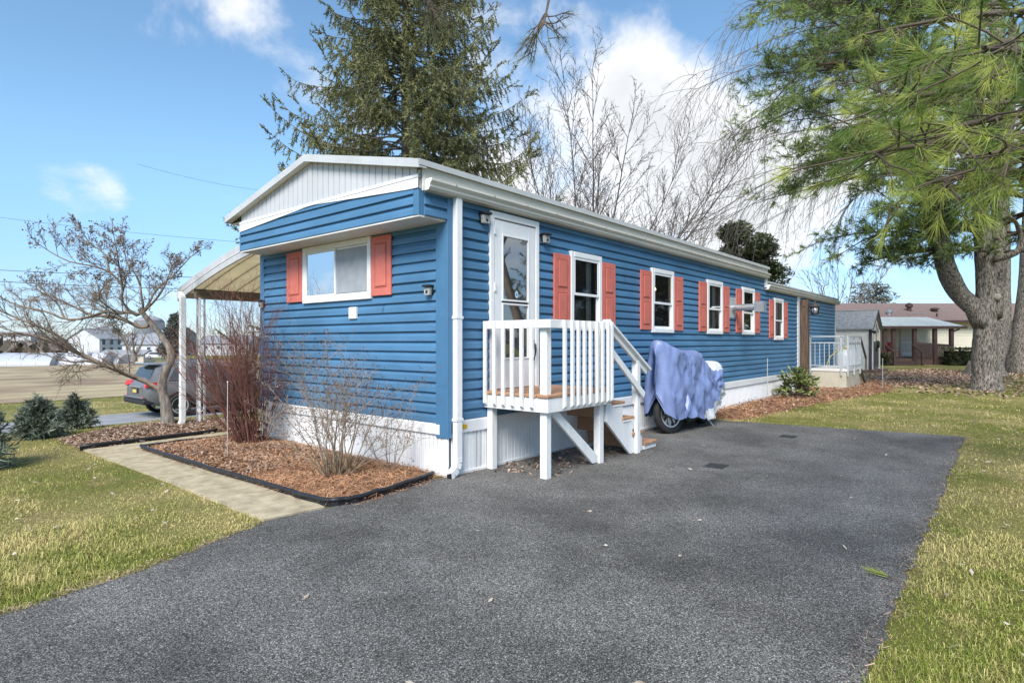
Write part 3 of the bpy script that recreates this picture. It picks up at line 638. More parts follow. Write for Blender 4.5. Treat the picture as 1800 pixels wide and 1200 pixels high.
# projecting band above the end window
OH = 0.398
ob = off_end(-OH)
def ohtop(v): return 3.118 + (3.232-3.118)*max(0, 1-abs(v-2.05)/1.95)
zb = 2.835
for k in range(4):
    z = zb+k*0.1145
    segs = [(0.085, W-0.19)]
    if z+0.1145*1.06 > 3.118:
        # the top course is cut on the slope of the white fascia
        mb_ = MB(ob); n = 24; va = 0.085; vb = W-0.19
        xs = [va+(vb-va)*i/n for i in range(n+1)]
        tops = [max(z, min(z+0.1145*1.06, ohtop(x))) for x in xs]
        if max(tops) <= z+0.004: continue
        i0 = mb_.pts([(x, z, 0.027) for x in xs]); i1 = mb_.pts([(x, min(z+0.062, t), 0.018) for x, t in zip(xs, tops)]); i2 = mb_.pts([(x, t, 0.018-0.0135*min(1, max(0, (t-z-0.062)/0.03))) for x, t in zip(xs, tops)]); i3 = mb_.pts([(x, z, 0.0) for x in xs])
        for q in range(n): mb_.f += [(i0+q, i0+q+1, i1+q+1, i1+q), (i1+q, i1+q+1, i2+q+1, i2+q), (i3+q, i3+q+1, i0+q+1, i0+q)]
        mb_.build('siding_board', BLUE, home)
    else:
        for s, e in segs: link('siding_board', board_mesh(s, e, z, ob), BLUE, home)
for k in range(3):
    z = zb+k*0.1145
    link('siding_board', board_mesh(-OH+0.05, 0.0, z, SIDE, z_top=3.09 if k == 2 else None), BLUE, home)
MB(ob).box(0.0, 0.085, 2.83, 3.10, -0.06, 0.026).build('corner_post', BLUE_TRIM, home, 0.004)
MB(ob).box(W-0.19, W-0.165, 2.83, 3.12, -0.3, 0.026).build('corner_post', BLUE_TRIM, home, 0.004)
MB().box(-OH-0.018, 0.0, 0.002, W-0.168, 2.815, 2.834).build('overhang_soffit', SOFFIT, home)
MB().box(-OH+0.001, 0.05, 0.0005, W-0.17, 2.835, 3.115).build('overhang_core', BLUE_TRIM, home)
# white band and ribbed gable panels
GB = lambda v: 3.205
n = 24; xs = [0.0+(W-0.17)*i/n for i in range(n+1)]
mw = MB(ob); lo = mw.pts([(x, ohtop(x)-0.004, 0.030) for x in xs]); hi = mw.pts([(x, 3.262, 0.026) for x in xs]); hb = mw.pts([(x, 3.262, 0.0) for x in xs]); lb = mw.pts([(x, ohtop(x)-0.004, 0.0) for x in xs])
for q in range(n): mw.f += [(lo+q, lo+q+1, hi+q+1, hi+q), (hi+q, hi+q+1, hb+q+1, hb+q), (lb+q, lb+q+1, lo+q+1, lo+q)]
mw.build('gable_fascia', WHITE, home)
MB(ob).box(0.0, W-0.17, 3.225, 3.245, 0.0, 0.034).build('gable_trim', WHITE, home)
RV, RZ = 2.08, 3.86                       # ridge
def roof_z(v): return RZ - (RZ-3.375)*abs(v-RV)/(RV+0.10)
pw = 0.118; k = 0; v = 0.04
while v < W-0.2:
    v2 = min(v+pw, W-0.18); za, zb2 = roof_z(v)-0.07, roof_z(v2)-0.07
    mg = MB(ob); 
    prof = [(v+0.001, 0.0), (v+0.004, 0.012), (v2-0.014, 0.012), (v2-0.011, 0.003), (v2-0.001, 0.003)]
    def tz(x): return max(3.266, roof_z(x)-0.075)
    i = mg.pts([(a, 3.263, o) for a, o in prof]); j = mg.pts([(a, tz(a), o) for a, o in prof]); mg.f = [(i+q, i+q+1, j+q+1, j+q) for q in range(len(prof)-1)]
    mg.build('gable_panel', GABLE, home); v = v2
MB().prism([(0.0, 3.11), (W-0.17, 3.11), (W-0.17, roof_z(W-0.17)-0.09), (RV, RZ-0.09), (0.0, roof_z(0)-0.09)], 'x', -OH+0.002, -OH+0.03).build('gable_backing', GABLE, home)
# roof: two sheets, rake and eave edges
UF, UB = -0.505, L1+0.16
VE0, VE1 = -0.10, 4.30
roof = MB().prism([(VE0, roof_z(VE0)-0.02), (RV, RZ-0.02), (VE1, roof_z(VE1)-0.02), (VE1, roof_z(VE1)), (RV, RZ), (VE0, roof_z(VE0))], 'x', UF+0.01, UB).build('roof', ROOFM, home)
for (va, vb) in ((VE0, RV), (RV, VE1)):
    za, zb2 = roof_z(va), roof_z(vb)
    MB().prism([(va, za-0.085), (vb, zb2-0.085), (vb, zb2+0.006), (va, za+0.006)], 'x', UF, UF+0.012).build('rake_edge', ROOFEDGE, roof)
    MB().prism([(va, za-0.075), (vb, zb2-0.075), (vb, zb2-0.06), (va, za-0.06)], 'x', UF+0.013, -OH+0.0).build('rake_soffit', SOFFIT, roof)
MB().prism([(VE0-0.006, roof_z(VE0)-0.055), (VE0+0.004, roof_z(VE0)-0.055), (VE0+0.004, roof_z(VE0)+0.004), (VE0+0.12, roof_z(VE0+0.12)+0.005), (VE0-0.006, roof_z(VE0)+0.006)], 'x', UF, UB).build('drip_edge', ROOFEDGE, roof)
MB().prism([(VE1-0.004, roof_z(VE1)-0.085), (VE1+0.006, roof_z(VE1)-0.085), (VE1+0.006, roof_z(VE1)+0.006), (VE1-0.004, roof_z(VE1)+0.006)], 'x', UF, UB).build('drip_edge', ROOFEDGE, roof)
MB().box(-OH+0.0, L1+0.12, W-0.14, VE1-0.01, roof_z(VE1)-0.10, roof_z(VE1)-0.087).build('eave_soffit', SOFFIT, roof)
mf = MB().prism([(-0.055, 3.08), (-0.03, 3.08), (-0.03, 3.36), (-0.075, 3.335)], 'x', -OH-0.005, L1+0.10).build('eave_fascia', ALU, roof)
# gable end of the main roof over the addition
MB().prism([(0.0, 2.8), (W, 2.8), (W, roof_z(W)-0.03), (RV, RZ-0.03), (0.0, roof_z(0)-0.03)], 'x', L1+0.0, L1+0.04).build('rear_gable', WHITE, home)
def gutter(u0, u1, z, name='gutter', v=-0.056):
    prof = [(v, z+0.115), (v, z), (v-0.055, z), (v-0.075, z+0.03), (v-0.075, z+0.055), (v-0.105, z+0.09), (v-0.105, z+0.115), (v-0.098, z+0.115), (v-0.098, z+0.092), (v-0.068, z+0.058), (v-0.068, z+0.03), (v-0.052, z+0.006), (v-0.006, z+0.006), (v-0.006, z+0.115)]
    g = MB().prism(prof, 'x', u0, u1).build(name, ALU, home)
    e = MB().prism(prof[:7], 'x', u0-0.004, u0).prism(prof[:7], 'x', u1, u1+0.004).build('gutter_end_cap', WHITE, g)
    ms = MB()
    u = u0+0.35
    while u < u1-0.1: ms.box(u, u+0.012, v-0.112, v-0.104, z+0.098, z+0.108); u += 0.62
    ms.build('gutter_spike', mat('spike', (0.2, 0.2, 0.2), 0.5), g)
    return g
gutter(-OH+0.02, L1+0.06, 3.085)
# rear addition roof
ar = MB().prism([(-0.09, 2.985), (W/2, 3.22), (W+0.1, 2.985), (W+0.1, 3.01), (W/2, 3.245), (-0.09, 3.01)], 'x', L1+0.06, L2+0.22).build('addition_roof', ROOFM, home)
MB().prism([(-0.098, 2.985), (-0.088, 2.985), (-0.088, 3.016), (0.05, 3.03), (-0.098, 3.022)], 'x', L1+0.05, L2+0.23).build('drip_edge', ROOFEDGE, ar)
MB().prism([(-0.05, 2.80), (-0.03, 2.80), (-0.03, 3.0), (-0.07, 2.985)], 'x', L1+0.01, L2+0.2).build('addition_fascia', ALU, ar)
MB().prism([(0, 2.79), (W, 2.79), (W, 2.98), (W/2, 3.21), (0, 2.98)], 'x', L2-0.02, L2+0.03).build('addition_gable', WHITE, ar)
gutter(L1+0.03, L2+0.2, 2.815, v=-0.052)
MB().box(L1-0.02, L1+0.06, -0.075, -0.022, 2.86, 3.10).build('fascia_return', WHITE, home)
# downspout at the near corner
ds = MB().box(0.045, 0.135, -0.098, -0.028, 0.20, 3.085).build('downspout', WHITE, home, 0.006)
me_ = MB()
pts = [(0.09, -0.063, 0.22), (0.085, -0.066, 0.16), (0.055, -0.07, 0.10), (0.0, -0.075, 0.055), (-0.05, -0.08, 0.04)]
for a, b in zip(pts, pts[1:]): me_.bar(a, b, 0.074, 0.086, up=(0, 0, 1) if abs(a[2]-b[2]) < abs(a[0]-b[0]) else (1, 0, 0))
me_.build('downspout_elbow', WHITE, ds, 0.004)
MB().box(-0.056, -0.0515, -0.115, -0.045, 0.006, 0.076).build('downspout_mouth', BLACK, ds)
for z in (0.62, 1.75): MB().box(0.035, 0.145, -0.102, -0.026, z, z+0.03).build('downspout_strap', WHITE, ds)
# wall lights, box, galvanised vent
def spot(T, a, z, sc_=1.0):
    l = MB(T).box(a-0.05*sc_, a+0.05*sc_, z-0.01, z+0.06*sc_, 0.02, 0.05).prism([(a-0.055*sc_, z+0.06*sc_), (a+0.055*sc_, z+0.06*sc_), (a+0.055*sc_, z+0.085*sc_), (a-0.055*sc_, z+0.085*sc_)], 'z', 0.02, 0.11*sc_).build('wall_light', BLACK, home, 0.004)
    MB(T).prism([(a-0.042*sc_, z-0.03), (a+0.042*sc_, z-0.03), (a+0.045*sc_, z+0.055*sc_), (a-0.045*sc_, z+0.055*sc_)], 'z', 0.052, 0.085*sc_).build('light_lens', mat('lens', (0.36, 0.36, 0.33), 0.25, 0.3, 30), l)
    MB(T).box(a-0.015, a+0.015, z-0.01, z+0.02, 0.085*sc_, 0.09*sc_).build('sensor', BLACK, l)
    return l
spot(END, 0.25, 2.05); spot(END, 4.05, 2.05); spot(SIDE, 0.535, 2.905, 1.15); spot(SIDE, 1.72, 2.83, 1.1)
MB(END).box(1.632, 1.79, 1.79, 1.94, 0.015, 0.05).build('utility_box', WHITE, home, 0.005)
vb = MB(SIDE).box(8.55, 8.91, 2.03, 2.48, 0.016, 0.03).build('dryer_vent', GREYMET, home)
mp = MB(SIDE); mp.smooth = True
P = [(8.72, 2.25, 0.02)] + [(8.72, 2.25, 0.03+0.02*k) for k in range(0, 27)]
mp.tube(P, [0.073 if k % 2 else 0.076 for k in range(len(P))], 18)
mp.build('vent_pipe', STEEL, vb)
MB(SIDE).box(8.62, 8.82, 2.14, 2.36, 0.55, 0.72).box(8.60, 8.84, 2.12, 2.38, 0.53, 0.55).build('vent_cap', STEEL, vb, 0.004)
# ------------------------------------------------------------ white porch with stairs
porch = thing('porch', 'white painted wooden entry porch with balusters and stairs below the storm door', 'porch', (0, 0, 0))
def wood(a, b, c, d, e, f, name, m=WPAINT, parent=porch, bev=0.004): return MB().box(a, b, c, d, e, f).build(name, m, parent, bev)
wood(0.605, 0.695, -0.115, -0.035, 0.0, 0.728, 'post'); wood(0.605, 0.695, -0.905, -0.815, 0.0, 1.642, 'post'); wood(1.70, 1.79, -0.905, -0.815, 0.0, 0.728, 'post')
wood(1.72, 1.80, -0.895, -0.815, 0.885, 1.642, 'post')
wood(0.562, 0.60, -0.915, -0.03, 0.728, 0.885, 'fascia_board'); wood(0.562, 1.855, -0.955, -0.917, 0.728, 0.885, 'fascia_board'); wood(1.815, 1.853, -0.915, -0.03, 0.728, 0.885, 'fascia_board')
for k in range(6):
    v = -0.965+k*0.1575; wood(0.545, 1.875, v, v+0.148, 0.8875, 0.922, 'deck_board', DECKW, bev=0.006)
wood(0.555, 0.592, -0.955, -0.02, 1.645, 1.738, 'rail'); wood(0.555, 1.87, -0.993, -0.957, 1.645, 1.738, 'rail')
def baluster(u0, u1, v0, v1, face):
    z0, z1 = 0.755, 1.735
    m = MB()
    if face == 'u': m.prism([(u0, z0+0.03), (u1, z0), (u1, z1), (u0, z1)], 'y', v0, v1)
    else: m.prism([(v0, z0+0.03), (v1, z0), (v1, z1), (v0, z1)], 'x', u0, u1)
    m.build('baluster', WPAINT, porch, 0.003)
for v in (-0.068, -0.211, -0.345, -0.477, -0.615, -0.754): baluster(0.517, 0.553, v-0.02, v+0.02, 'u')
for u in (0.798, 0.945, 1.066, 1.191, 1.319, 1.467, 1.586, 1.715, 1.80): baluster(u-0.02, u+0.02, -1.031, -0.995, 'v')
MB().prism([(0.70, 0.725), (0.86, 0.725), (1.695, 0.10), (1.695, 0.02), (1.58, 0.02)], 'y', -0.88, -0.842).build('brace', WPAINT, porch, 0.004)
# stairs: two stringers, treads and risers, newel and sloping rails
for v in (-0.90, -0.20):
    MB().prism([(1.86, 0.72), (2.02, 0.72), (2.02, 0.66), (2.27, 0.66), (2.27, 0.44), (2.53, 0.44), (2.53, 0.22), (2.80, 0.22), (2.80, 0.012), (2.46, 0.012), (1.86, 0.50)], 'y', v, v+0.038).build('stringer', WPAINT, porch, 0.003)
for (u, z) in ((1.99, 0.695), (2.25, 0.475), (2.51, 0.255)):
    wood(u, u+0.145, -0.925, -0.14, z, z+0.036, 'tread', DECKW); wood(u+0.15, u+0.295, -0.925, -0.14, z, z+0.036, 'tread', DECKW)
    wood(u+0.02, u+0.045, -0.86, -0.17, z-0.18, z-0.002, 'riser', DECKW)
wood(2.86, 3.22, -0.90, -0.15, 0.012, 0.075, 'step_block', WPAINT); wood(2.85, 3.04, -0.92, -0.13, 0.0755, 0.112, 'tread', DECKW); wood(3.045, 3.235, -0.92, -0.13, 0.0755, 0.112, 'tread', DECKW)
wood(2.56, 2.65, -0.955, -0.905, 0.008, 1.24, 'newel_post'); wood(2.56, 2.65, -0.904, -0.87, 0.66, 1.24, 'newel_post')
MB().bar((1.80, -0.93, 1.715), (2.86, -0.93, 1.09), 0.036, 0.09).build('handrail', WPAINT, porch, 0.004)
MB().bar((1.80, -0.935, 1.76), (2.90, -0.935, 1.115), 0.11, 0.034).build('handrail_cap', WPAINT, porch, 0.004)
MB().bar((1.82, -0.985, 1.385), (2.68, -0.985, 0.78), 0.036, 0.09).build('handrail', WPAINT, porch, 0.004)

# ------------------------------------------------------------ covered motorcycle
moto = thing('covered_motorcycle', 'motorcycle under a rumpled blue and silver cover beside the porch stairs', 'motorcycle', (0, 0, 0))
COVER = mat('cover_nylon', (0.185, 0.240, 0.44), 0.40, 0.05, 5, bump=0.30, bscale=12, spec=0.5)
COVER_S = mat('cover_silver', (0.55, 0.56, 0.57), 0.38, 0.10, 6, bump=0.2, bscale=14)
VC = -0.43
# stations along the bike: u, z_bottom, z_top, half width low, half width high
ST = [(4.14, 0.62, 1.30, 0.006, 0.006), (4.16, 0.36, 1.49, 0.13, 0.08), (4.20, 0.31, 1.52, 0.23, 0.12), (4.30, 0.27, 1.525, 0.27, 0.15), (4.45, 0.25, 1.455, 0.28, 0.22), (4.62, 0.26, 1.395, 0.28, 0.24), (4.85, 0.245, 1.365, 0.29, 0.23), (5.10, 0.23, 1.355, 0.30, 0.21), (5.35, 0.18, 1.34, 0.32, 0.21), (5.55, 0.14, 1.345, 0.34, 0.20), (5.72, 0.17, 1.23, 0.33, 0.19), (5.90, 0.24, 1.05, 0.32, 0.20), (6.05, 0.33, 1.015, 0.30, 0.21), (6.20, 0.40, 1.10, 0.28, 0.22), (6.34, 0.46, 1.135, 0.26, 0.22), (6.48, 0.51, 1.07, 0.22, 0.19), (6.56, 0.56, 0.93, 0.15, 0.12), (6.60, 0.62, 0.82, 0.05, 0.05)]
def interp(u):
    for a, b in zip(ST, ST[1:]):
        if u <= b[0]:
            t = (u-a[0])/(b[0]-a[0]); t = t*t*(3-2*t); return [x+(y-x)*t for x, y in zip(a, b)]
    return list(ST[-1])
NU, NA = 84, 56; rg = random.Random(5); V = []; F = []
def fold(u, s, side):
    # creases hanging from the handlebar and gathered at the strap low on the front
    f = 0.0
    f += 0.026*math.sin(17*u+6*s+side) * (1-s)
    f += 0.018*math.sin((u-4.75)*9 - 11*s)*math.exp(-((u-5.2)/0.8)**2)
    f += 0.030*math.exp(-(((u-4.75)*1.6 - (s-0.18)*1.1)/0.06)**2)*(1 if s < 0.65 else 0.4)
    f -= 0.030*math.exp(-(((u-4.95) - (s-0.2)*0.5)/0.07)**2)*(1-s)
    f += 0.028*math.exp(-((s-0.55-0.25*(u-5.9))/0.05)**2)*math.exp(-((u-5.9)/0.5)**2)
    f -= 0.035*math.exp(-((s-0.42-0.25*(u-5.9))/0.06)**2)*math.exp(-((u-5.8)/0.5)**2)
    f += 0.022*math.sin(38*u - 24*s + 3*math.sin(9*u))*0.5*s
    f += 0.014*math.sin(22*u+31*s+4*math.sin(7*u+5*s))
    f += 0.020*(1-abs(math.sin(6.3*u-7.5*s+0.8*math.sin(11*u))))**4 + 0.018*(1-abs(math.sin(5.1*u+9.7*s+1.1*math.sin(13*s+side))))**4
    return f
for i in range(NU):
    u = 4.14+(6.60-4.14)*i/(NU-1); _, zb, zt, wl_, wh = interp(u)
    for j in range(NA):
        t = j/(NA-1); side = -1 if t < 0.5 else 1
        s = 1-abs(2*t-1)                          # 0 at hem, 1 on top
        if s < 0.80: q = s/0.80; z = zb+(zt-zb)*0.90*q; w = wl_+(wh-wl_)*q**1.4; w *= 1+0.10*math.sin(q*math.pi)
        else: q = (s-0.80)/0.20; z = zb+(zt-zb)*(0.90+0.10*math.sin(q*math.pi/2)); w = wh*math.cos(q*math.pi/2)
        w = w + fold(u, s, side)*(1 if s < 0.9 else (1-s)*10)
        z += (0.012*math.sin(u*31+side*2) if s < 0.05 else 0.006*math.sin(u*23+s*13))
        w = w if u > 4.3 else max(0.0, w - fold(u, s, side)*(1-(u-4.14)/0.16))
        V.append((u+0.012*math.sin(9*s+5*u), VC+side*max(w, 0.0), z))
for i in range(NU-1):
    for j in range(NA-1): F.append((i*NA+j, i*NA+j+1, (i+1)*NA+j+1, (i+1)*NA+j))
for j in range(NA//2): F.append((j, j+1, NA-2-j, NA-1-j)); F.append(((NU-1)*NA+j, (NU-1)*NA+j+1, (NU-1)*NA+NA-2-j, (NU-1)*NA+NA-1-j))
F = np.array([f for f in F if len(set(f)) == 4]); cu = np.array([np.mean([V[k][0] for k in f]) for f in F]); cz = np.array([np.mean([V[k][2] for k in f]) for f in F]); 
zbs = np.array([interp(min(u, 6.59))[1] for u in cu])
silver = ((cu > 5.35) & (cz < zbs+0.16+0.10*np.clip(cu-5.4, 0, 1.2)) ) | ((cu > 6.08) & (cu < 6.44) & (cz > 0.98))
np_mesh('cover', V, F[~silver], COVER, moto, smooth=True)
np_mesh('cover_silver_panel', V, F[silver], COVER_S, moto, smooth=True)
MB().tube([(4.72, VC-0.28, 0.64), (4.68, VC-0.31, 0.5), (4.62, VC-0.30, 0.38), (4.60, VC-0.27, 0.27)], [0.02, 0.055, 0.06, 0.05], 8).build('cover_tie', COVER, moto)
def wheel(name, c, rad, wid, ax, parent, tyre=BLACK_R, spokes=10, rimm=STEEL):
    ax = Vector(ax).normalized(); c = Vector(c); a = ax.orthogonal().normalized(); 
    if abs(ax.z) < 0.9: a = Vector((0, 0, 1)) - ax*ax.z; a.normalize()
    b = ax.cross(a)
    def ring(m, prof, n=32):
        rs = [m.pts([c + ax*o + (a*math.cos(2*math.pi*j/n)+b*math.sin(2*math.pi*j/n))*r for j in range(n)]) for o, r in prof]
        for p, q in zip(rs, rs[1:]): m.f += [(p+j, p+(j+1) % n, q+(j+1) % n, q+j) for j in range(n)]
    m = MB(); m.smooth = True; h = wid/2
    ring(m, [(-h*0.7, rad*0.68), (-h, rad*0.80), (-h*0.9, rad*0.93), (-h*0.5, rad), (h*0.5, rad), (h*0.9, rad*0.93), (h, rad*0.80), (h*0.7, rad*0.68), (-h*0.7, rad*0.68)])
    w_ = m.build(name, tyre, parent)
    m = MB(); ring(m, [(-h*0.75, rad*0.62), (-h*0.75, rad*0.70), (h*0.75, rad*0.70), (h*0.75, rad*0.62), (-h*0.75, rad*0.62)])
    m.build('rim', rimm, w_)
    m = MB()
    for k in range(spokes):
        t = 2*math.pi*k/spokes; d = a*math.cos(t)+b*math.sin(t)
        m.bar(c+d*rad*0.10, c+d*rad*0.66, rad*(0.09 if spokes > 6 else 0.2), wid*0.25, up=ax)
    m.tube([c-ax*h*0.7, c+ax*h*0.7], rad*0.16, 12); m.build('spokes', rimm, w_)
    return w_
wheel('front_wheel', (4.50, VC-0.06, 0.325), 0.325, 0.12, (-0.30, -0.95, 0.12), moto)
wheel('rear_wheel', (6.0, VC, 0.325), 0.325, 0.15, (0.0, 1, 0), moto)
MB().tube([(5.62, VC-0.12, 0.30), (5.72, VC-0.33, 0.012)], 0.014, 6).build('kickstand', STEEL, moto)
MB().box(4.95, 5.65, VC-0.2, VC+0.2, 0.14, 0.34).build('engine', BLACK, moto, 0.03)

# ------------------------------------------------------------ post with lantern, stoop, tank, rods
wp = thing('timber_post', 'dark brown weathered square timber post by the side wall', 'post', (14.3, -0.16, 0))
MB().box(-0.11, 0.11, -0.10, 0.10, 0.0, 2.72).build('post_shaft', POSTW, wp, 0.008)
MB().box(-0.118, -0.1102, -0.02, 0.02, 2.5, 2.53).build('screw_eye', BLACK, wp)
lt = thing('wall_lantern', 'dark carriage lantern with clear glass hanging on the timber post', 'lantern', (14.32, -0.42, 2.30))
MB().bar((0, 0.17, 0.22), (0, 0.0, 0.30), 0.025).bar((0, 0.159, 0.10), (0, 0.159, 0.30), 0.06, 0.02).build('bracket', BLACK, lt)
ml = MB(); ml.lathe((0, 0, 0), [(0.135, 0.20), (0.14, 0.215), (0.10, 0.26), (0.05, 0.31), (0.02, 0.33), (0.025, 0.35), (0.006, 0.385)], 16); ml.build('cap', mat('bronze', (0.07, 0.055, 0.05), 0.45, 0.2, 10), lt)
ml = MB()
for k in range(6): a = k*math.pi/3; ml.bar((0.12*math.cos(a), 0.12*math.sin(a), 0.20), (0.105*math.cos(a), 0.105*math.sin(a), 0.0), 0.014)
ml.lathe((0, 0, 0), [(0.10, -0.02), (0.12, -0.01), (0.12, 0.004), (0.02, 0.006)], 12); ml.build('cage', BLACK, lt)
ml = MB(); ml.smooth = True; ml.lathe((0, 0, 0), [(0.095, 0.01), (0.112, 0.19)], 6); ml.build('glass', glass('lantern_glass', (0.6, 0.6, 0.58), 0.15, 0.45), lt)
stoop = thing('concrete_stoop', 'tan concrete stoop with grey steel railing at the rear of the house', 'stoop', (15.25, 0, 0))
MB().box(0, 1.95, -1.06, -0.04, 0, 0.60).build('stoop_block', CONC, stoop, 0.01)
MB().box(-0.02, 1.97, -1.08, -0.045, 0.601, 0.68).build('stoop_cap', CONC_L, stoop, 0.008)
for k in range(3): MB().box(1.97+k*0.28, 2.25+k*0.28, -1.02, -0.05, 0, 0.50-k*0.17).build('step', CONC, stoop, 0.008)
def rail(P0, P1, posts, zt, n, sub):
    P0, P1 = Vector(P0), Vector(P1)
    r_ = MB().bar(P0+Vector((0, 0, zt)), P1+Vector((0, 0, zt)), 0.045).bar(P0+Vector((0, 0, zt-0.19)), P1+Vector((0, 0, zt-0.19)), 0.035).bar(P0+Vector((0, 0, 0.09)), P1+Vector((0, 0, 0.09)), 0.03).build('railing', GREYMET, stoop)
    for k in range(n): p = P0+(P1-P0)*(k+1)/(n+1); MB().bar(p+Vector((0, 0, 0.09)), p+Vector((0, 0, zt-0.19)), 0.02).build('spindle', GREYMET, r_)
    for t in posts: p = P0+(P1-P0)*t; MB().bar(p+Vector((0, 0, sub)), p+Vector((0, 0, zt)), 0.045).build('rail_post', GREYMET, r_)
rail((-0.03, -0.09, 0.68), (-0.03, -1.0, 0.68), (0, 0.93), 0.97, 6, -0.2)
rail((0.0, -1.10, 0.68), (1.9, -1.10, 0.68), (0.01, 0.5, 1.0), 0.97, 9, -0.2)
MB().bar((1.9, -1.10, 1.65), (2.9, -1.10, 0.95), 0.05).bar((2.9, -1.10, 0.95), (2.9, -1.10, 0.0), 0.045).bar((1.95, -1.10, 0.62), (2.75, -1.10, 0.12), 0.05).build('stair_rail', mat('dark_rail', (0.10, 0.085, 0.07), 0.6, 0.3, 6), stoop)
tank = thing('gas_cylinder', 'tall silver gas cylinder standing behind the stoop railing', 'gas cylinder', (17.55, -0.62, 0.0))
mt = MB(); mt.smooth = True; mt.lathe((0, 0, 0), [(0.30, 0.0), (0.31, 0.05), (0.31, 1.02), (0.29, 1.12), (0.20, 1.20), (0.08, 1.235), (0.02, 1.24)], 24); mt.build('cylinder', mat('silver_tank', (0.62, 0.64, 0.66), 0.4, 0.06, 5), tank)
MB().lathe((0, 0, 0), [(0.03, 1.23), (0.035, 1.30), (0.02, 1.33)], 10).build('valve', mat('brass', (0.5, 0.38, 0.15), 0.4, metal=0.6), tank)
mh = MB(); mh.tube(smooth_path([(0, 0, 1.30), (-0.15, 0.15, 1.22), (-0.3, 0.4, 1.0), (-0.35, 0.5, 0.7)], 5), 0.018, 6); mh.build('hose', mat('yellow_hose', (0.45, 0.42, 0.12), 0.5), tank)
pl = thing('number_plate', 'small white plate with dark digits on the stoop railing', 'number plate', (16.35, -1.135, 1.43))
MB().box(-0.09, 0.09, -0.006, 0.0, -0.09, 0.09).build('plate', WHITE, pl)
for k, (x, z) in enumerate(((-0.045, 0.02), (0.045, -0.01))):
    m = MB()
    for (a, b, c, d) in (((-0.025, 0.025, 0.03, 0.042)), (-0.025, 0.025, -0.006, 0.006), (-0.025, 0.025, -0.042, -0.03), (0.013, 0.025, -0.03, 0.0) , ((0.013, 0.025, 0.0, 0.03) if k == 0 else (-0.025, -0.013, 0.0, 0.03))): m.box(x+a, x+b, -0.010, -0.0065, z+c, z+d)
    m.build('digit', BLACK, pl)
def stake(x, y, h, label, r=0.0045, m=None, z=0.0):
    s_ = thing('marker_stake', label, 'stake', (x, y, z))
    MB().tube([(0, 0, -0.05), (0.004, 0, h)], r, 6).build('rod', m or mat('white_rod', (0.45, 0.45, 0.44), 0.5), s_)
    MB().tube([(0.004, 0, h), (0.004, 0, h+0.015)], r*1.5, 6).build('cap', m or WHITE, s_)
stake(-1.23, 2.6, 1.0, 'thin white rod standing in the front bed before the red twigged bush')
stake(10.63, -0.2, 1.06, 'thin pale rod standing against the siding above the rhododendron', 0.010)
stake(16.9, -1.75, 0.95, 'thin pale rod standing in the mulch past the stoop', 0.008)

# ------------------------------------------------------------ carport
cp = thing('carport', 'lean-to metal carport with cream underside on the left of the house', 'carport')
CREAM = mat('cream_panel', (0.88, 0.80, 0.62), 0.55, 0.06, 3, transl=0.6); CGREY = mat('carport_fascia', (0.50, 0.50, 0.51), 0.5, 0.10, 3)
CV0, CZ0, CV1, CZ1 = 4.18, 3.06, 6.95, 2.44
def arc(dz, a=0.0, b=0.0): return [(CV0+a+(CV1+b-CV0-a)*i/10, CZ0+(CZ1-CZ0)*i/10+0.05*math.sin(math.pi*(i/10)**0.85)+dz) for i in range(11)]
for k in range(30):
    u = -0.13+k*0.305
    MB().prism(arc(-0.05)+arc(0.0)[::-1], 'x', u+0.004, u+0.297).build('roof_panel', CREAM, cp)
    MB().prism(arc(-0.052)+arc(-0.03)[::-1], 'x', u+0.297, u+0.309).build('panel_seam', mat('seam_dark', (0.16, 0.13, 0.09), 0.7), cp)
MB().prism(arc(-0.20, -0.1, 0.03)+arc(0.03, -0.1, 0.03)[::-1], 'x', -0.165, -0.135).build('front_fascia', CGREY, cp, 0.006)
MB().prism(arc(-0.09, -0.1, 0.03)+arc(-0.075, -0.1, 0.03)[::-1], 'x', -0.172, -0.1655).build('fascia_groove', mat('fascia_line', (0.60, 0.60, 0.61), 0.5), cp)
MB().box(-0.13, 9.05, CV1-0.02, CV1+0.03, CZ1-0.14, CZ1-0.005).build('side_fascia', CGREY, cp)
MB().box(-0.12, 9.0, 6.26, 6.36, 2.27, 2.43).build('beam', mat('beam_brown', (0.17, 0.135, 0.10), 0.7, 0.3, 4, stretch=(1, 8, 8)), cp)
for u0 in (-0.08, 4.3, 8.7):
    c_ = MB().box(u0-0.014, u0+0.014, 6.296, 6.324, float(gz(6.3)), 2.27).build('column_bar', GREYMET, cp)
    MB().box(u0+0.106, u0+0.134, 6.296, 6.324, 0.0, 2.268).build('column_bar', WPAINT, cp)
    MB().box(u0-0.014, u0+0.014, 6.196, 6.224, 0.0, 2.268).build('column_bar', WPAINT, cp)
    for z in (0.35, 0.75, 1.2, 1.65, 2.05):
        for (p, q) in (((0.0, 6.31), (0.12, 6.31)), ((0.0, 6.21), (0.0, 6.31))):
            m = MB(); m.tube([(u0+p[0]+(q[0]-p[0])*(0.5+0.42*math.cos(t)), p[1]+(q[1]-p[1])*(0.5+0.42*math.cos(t)), z+0.10*math.sin(t)) for t in [k*math.pi/8 for k in range(17)]], 0.008, 5); m.build('scroll', WPAINT, cp)
cds = MB().box(-0.40, -0.31, 6.20, 6.28, 0.12, 2.28).build('downspout', WPAINT, cp, 0.008)
MB().bar((-0.355, 6.24, 0.14), (-0.40, 6.235, 0.03), 0.085, 0.075, up=(1, 0, 0)).build('downspout_elbow', WPAINT, cds)
MB().bar((-0.355, 6.24, 2.26), (-0.33, 6.45, 2.34), 0.085, 0.075).build('downspout_elbow', WPAINT, cds)

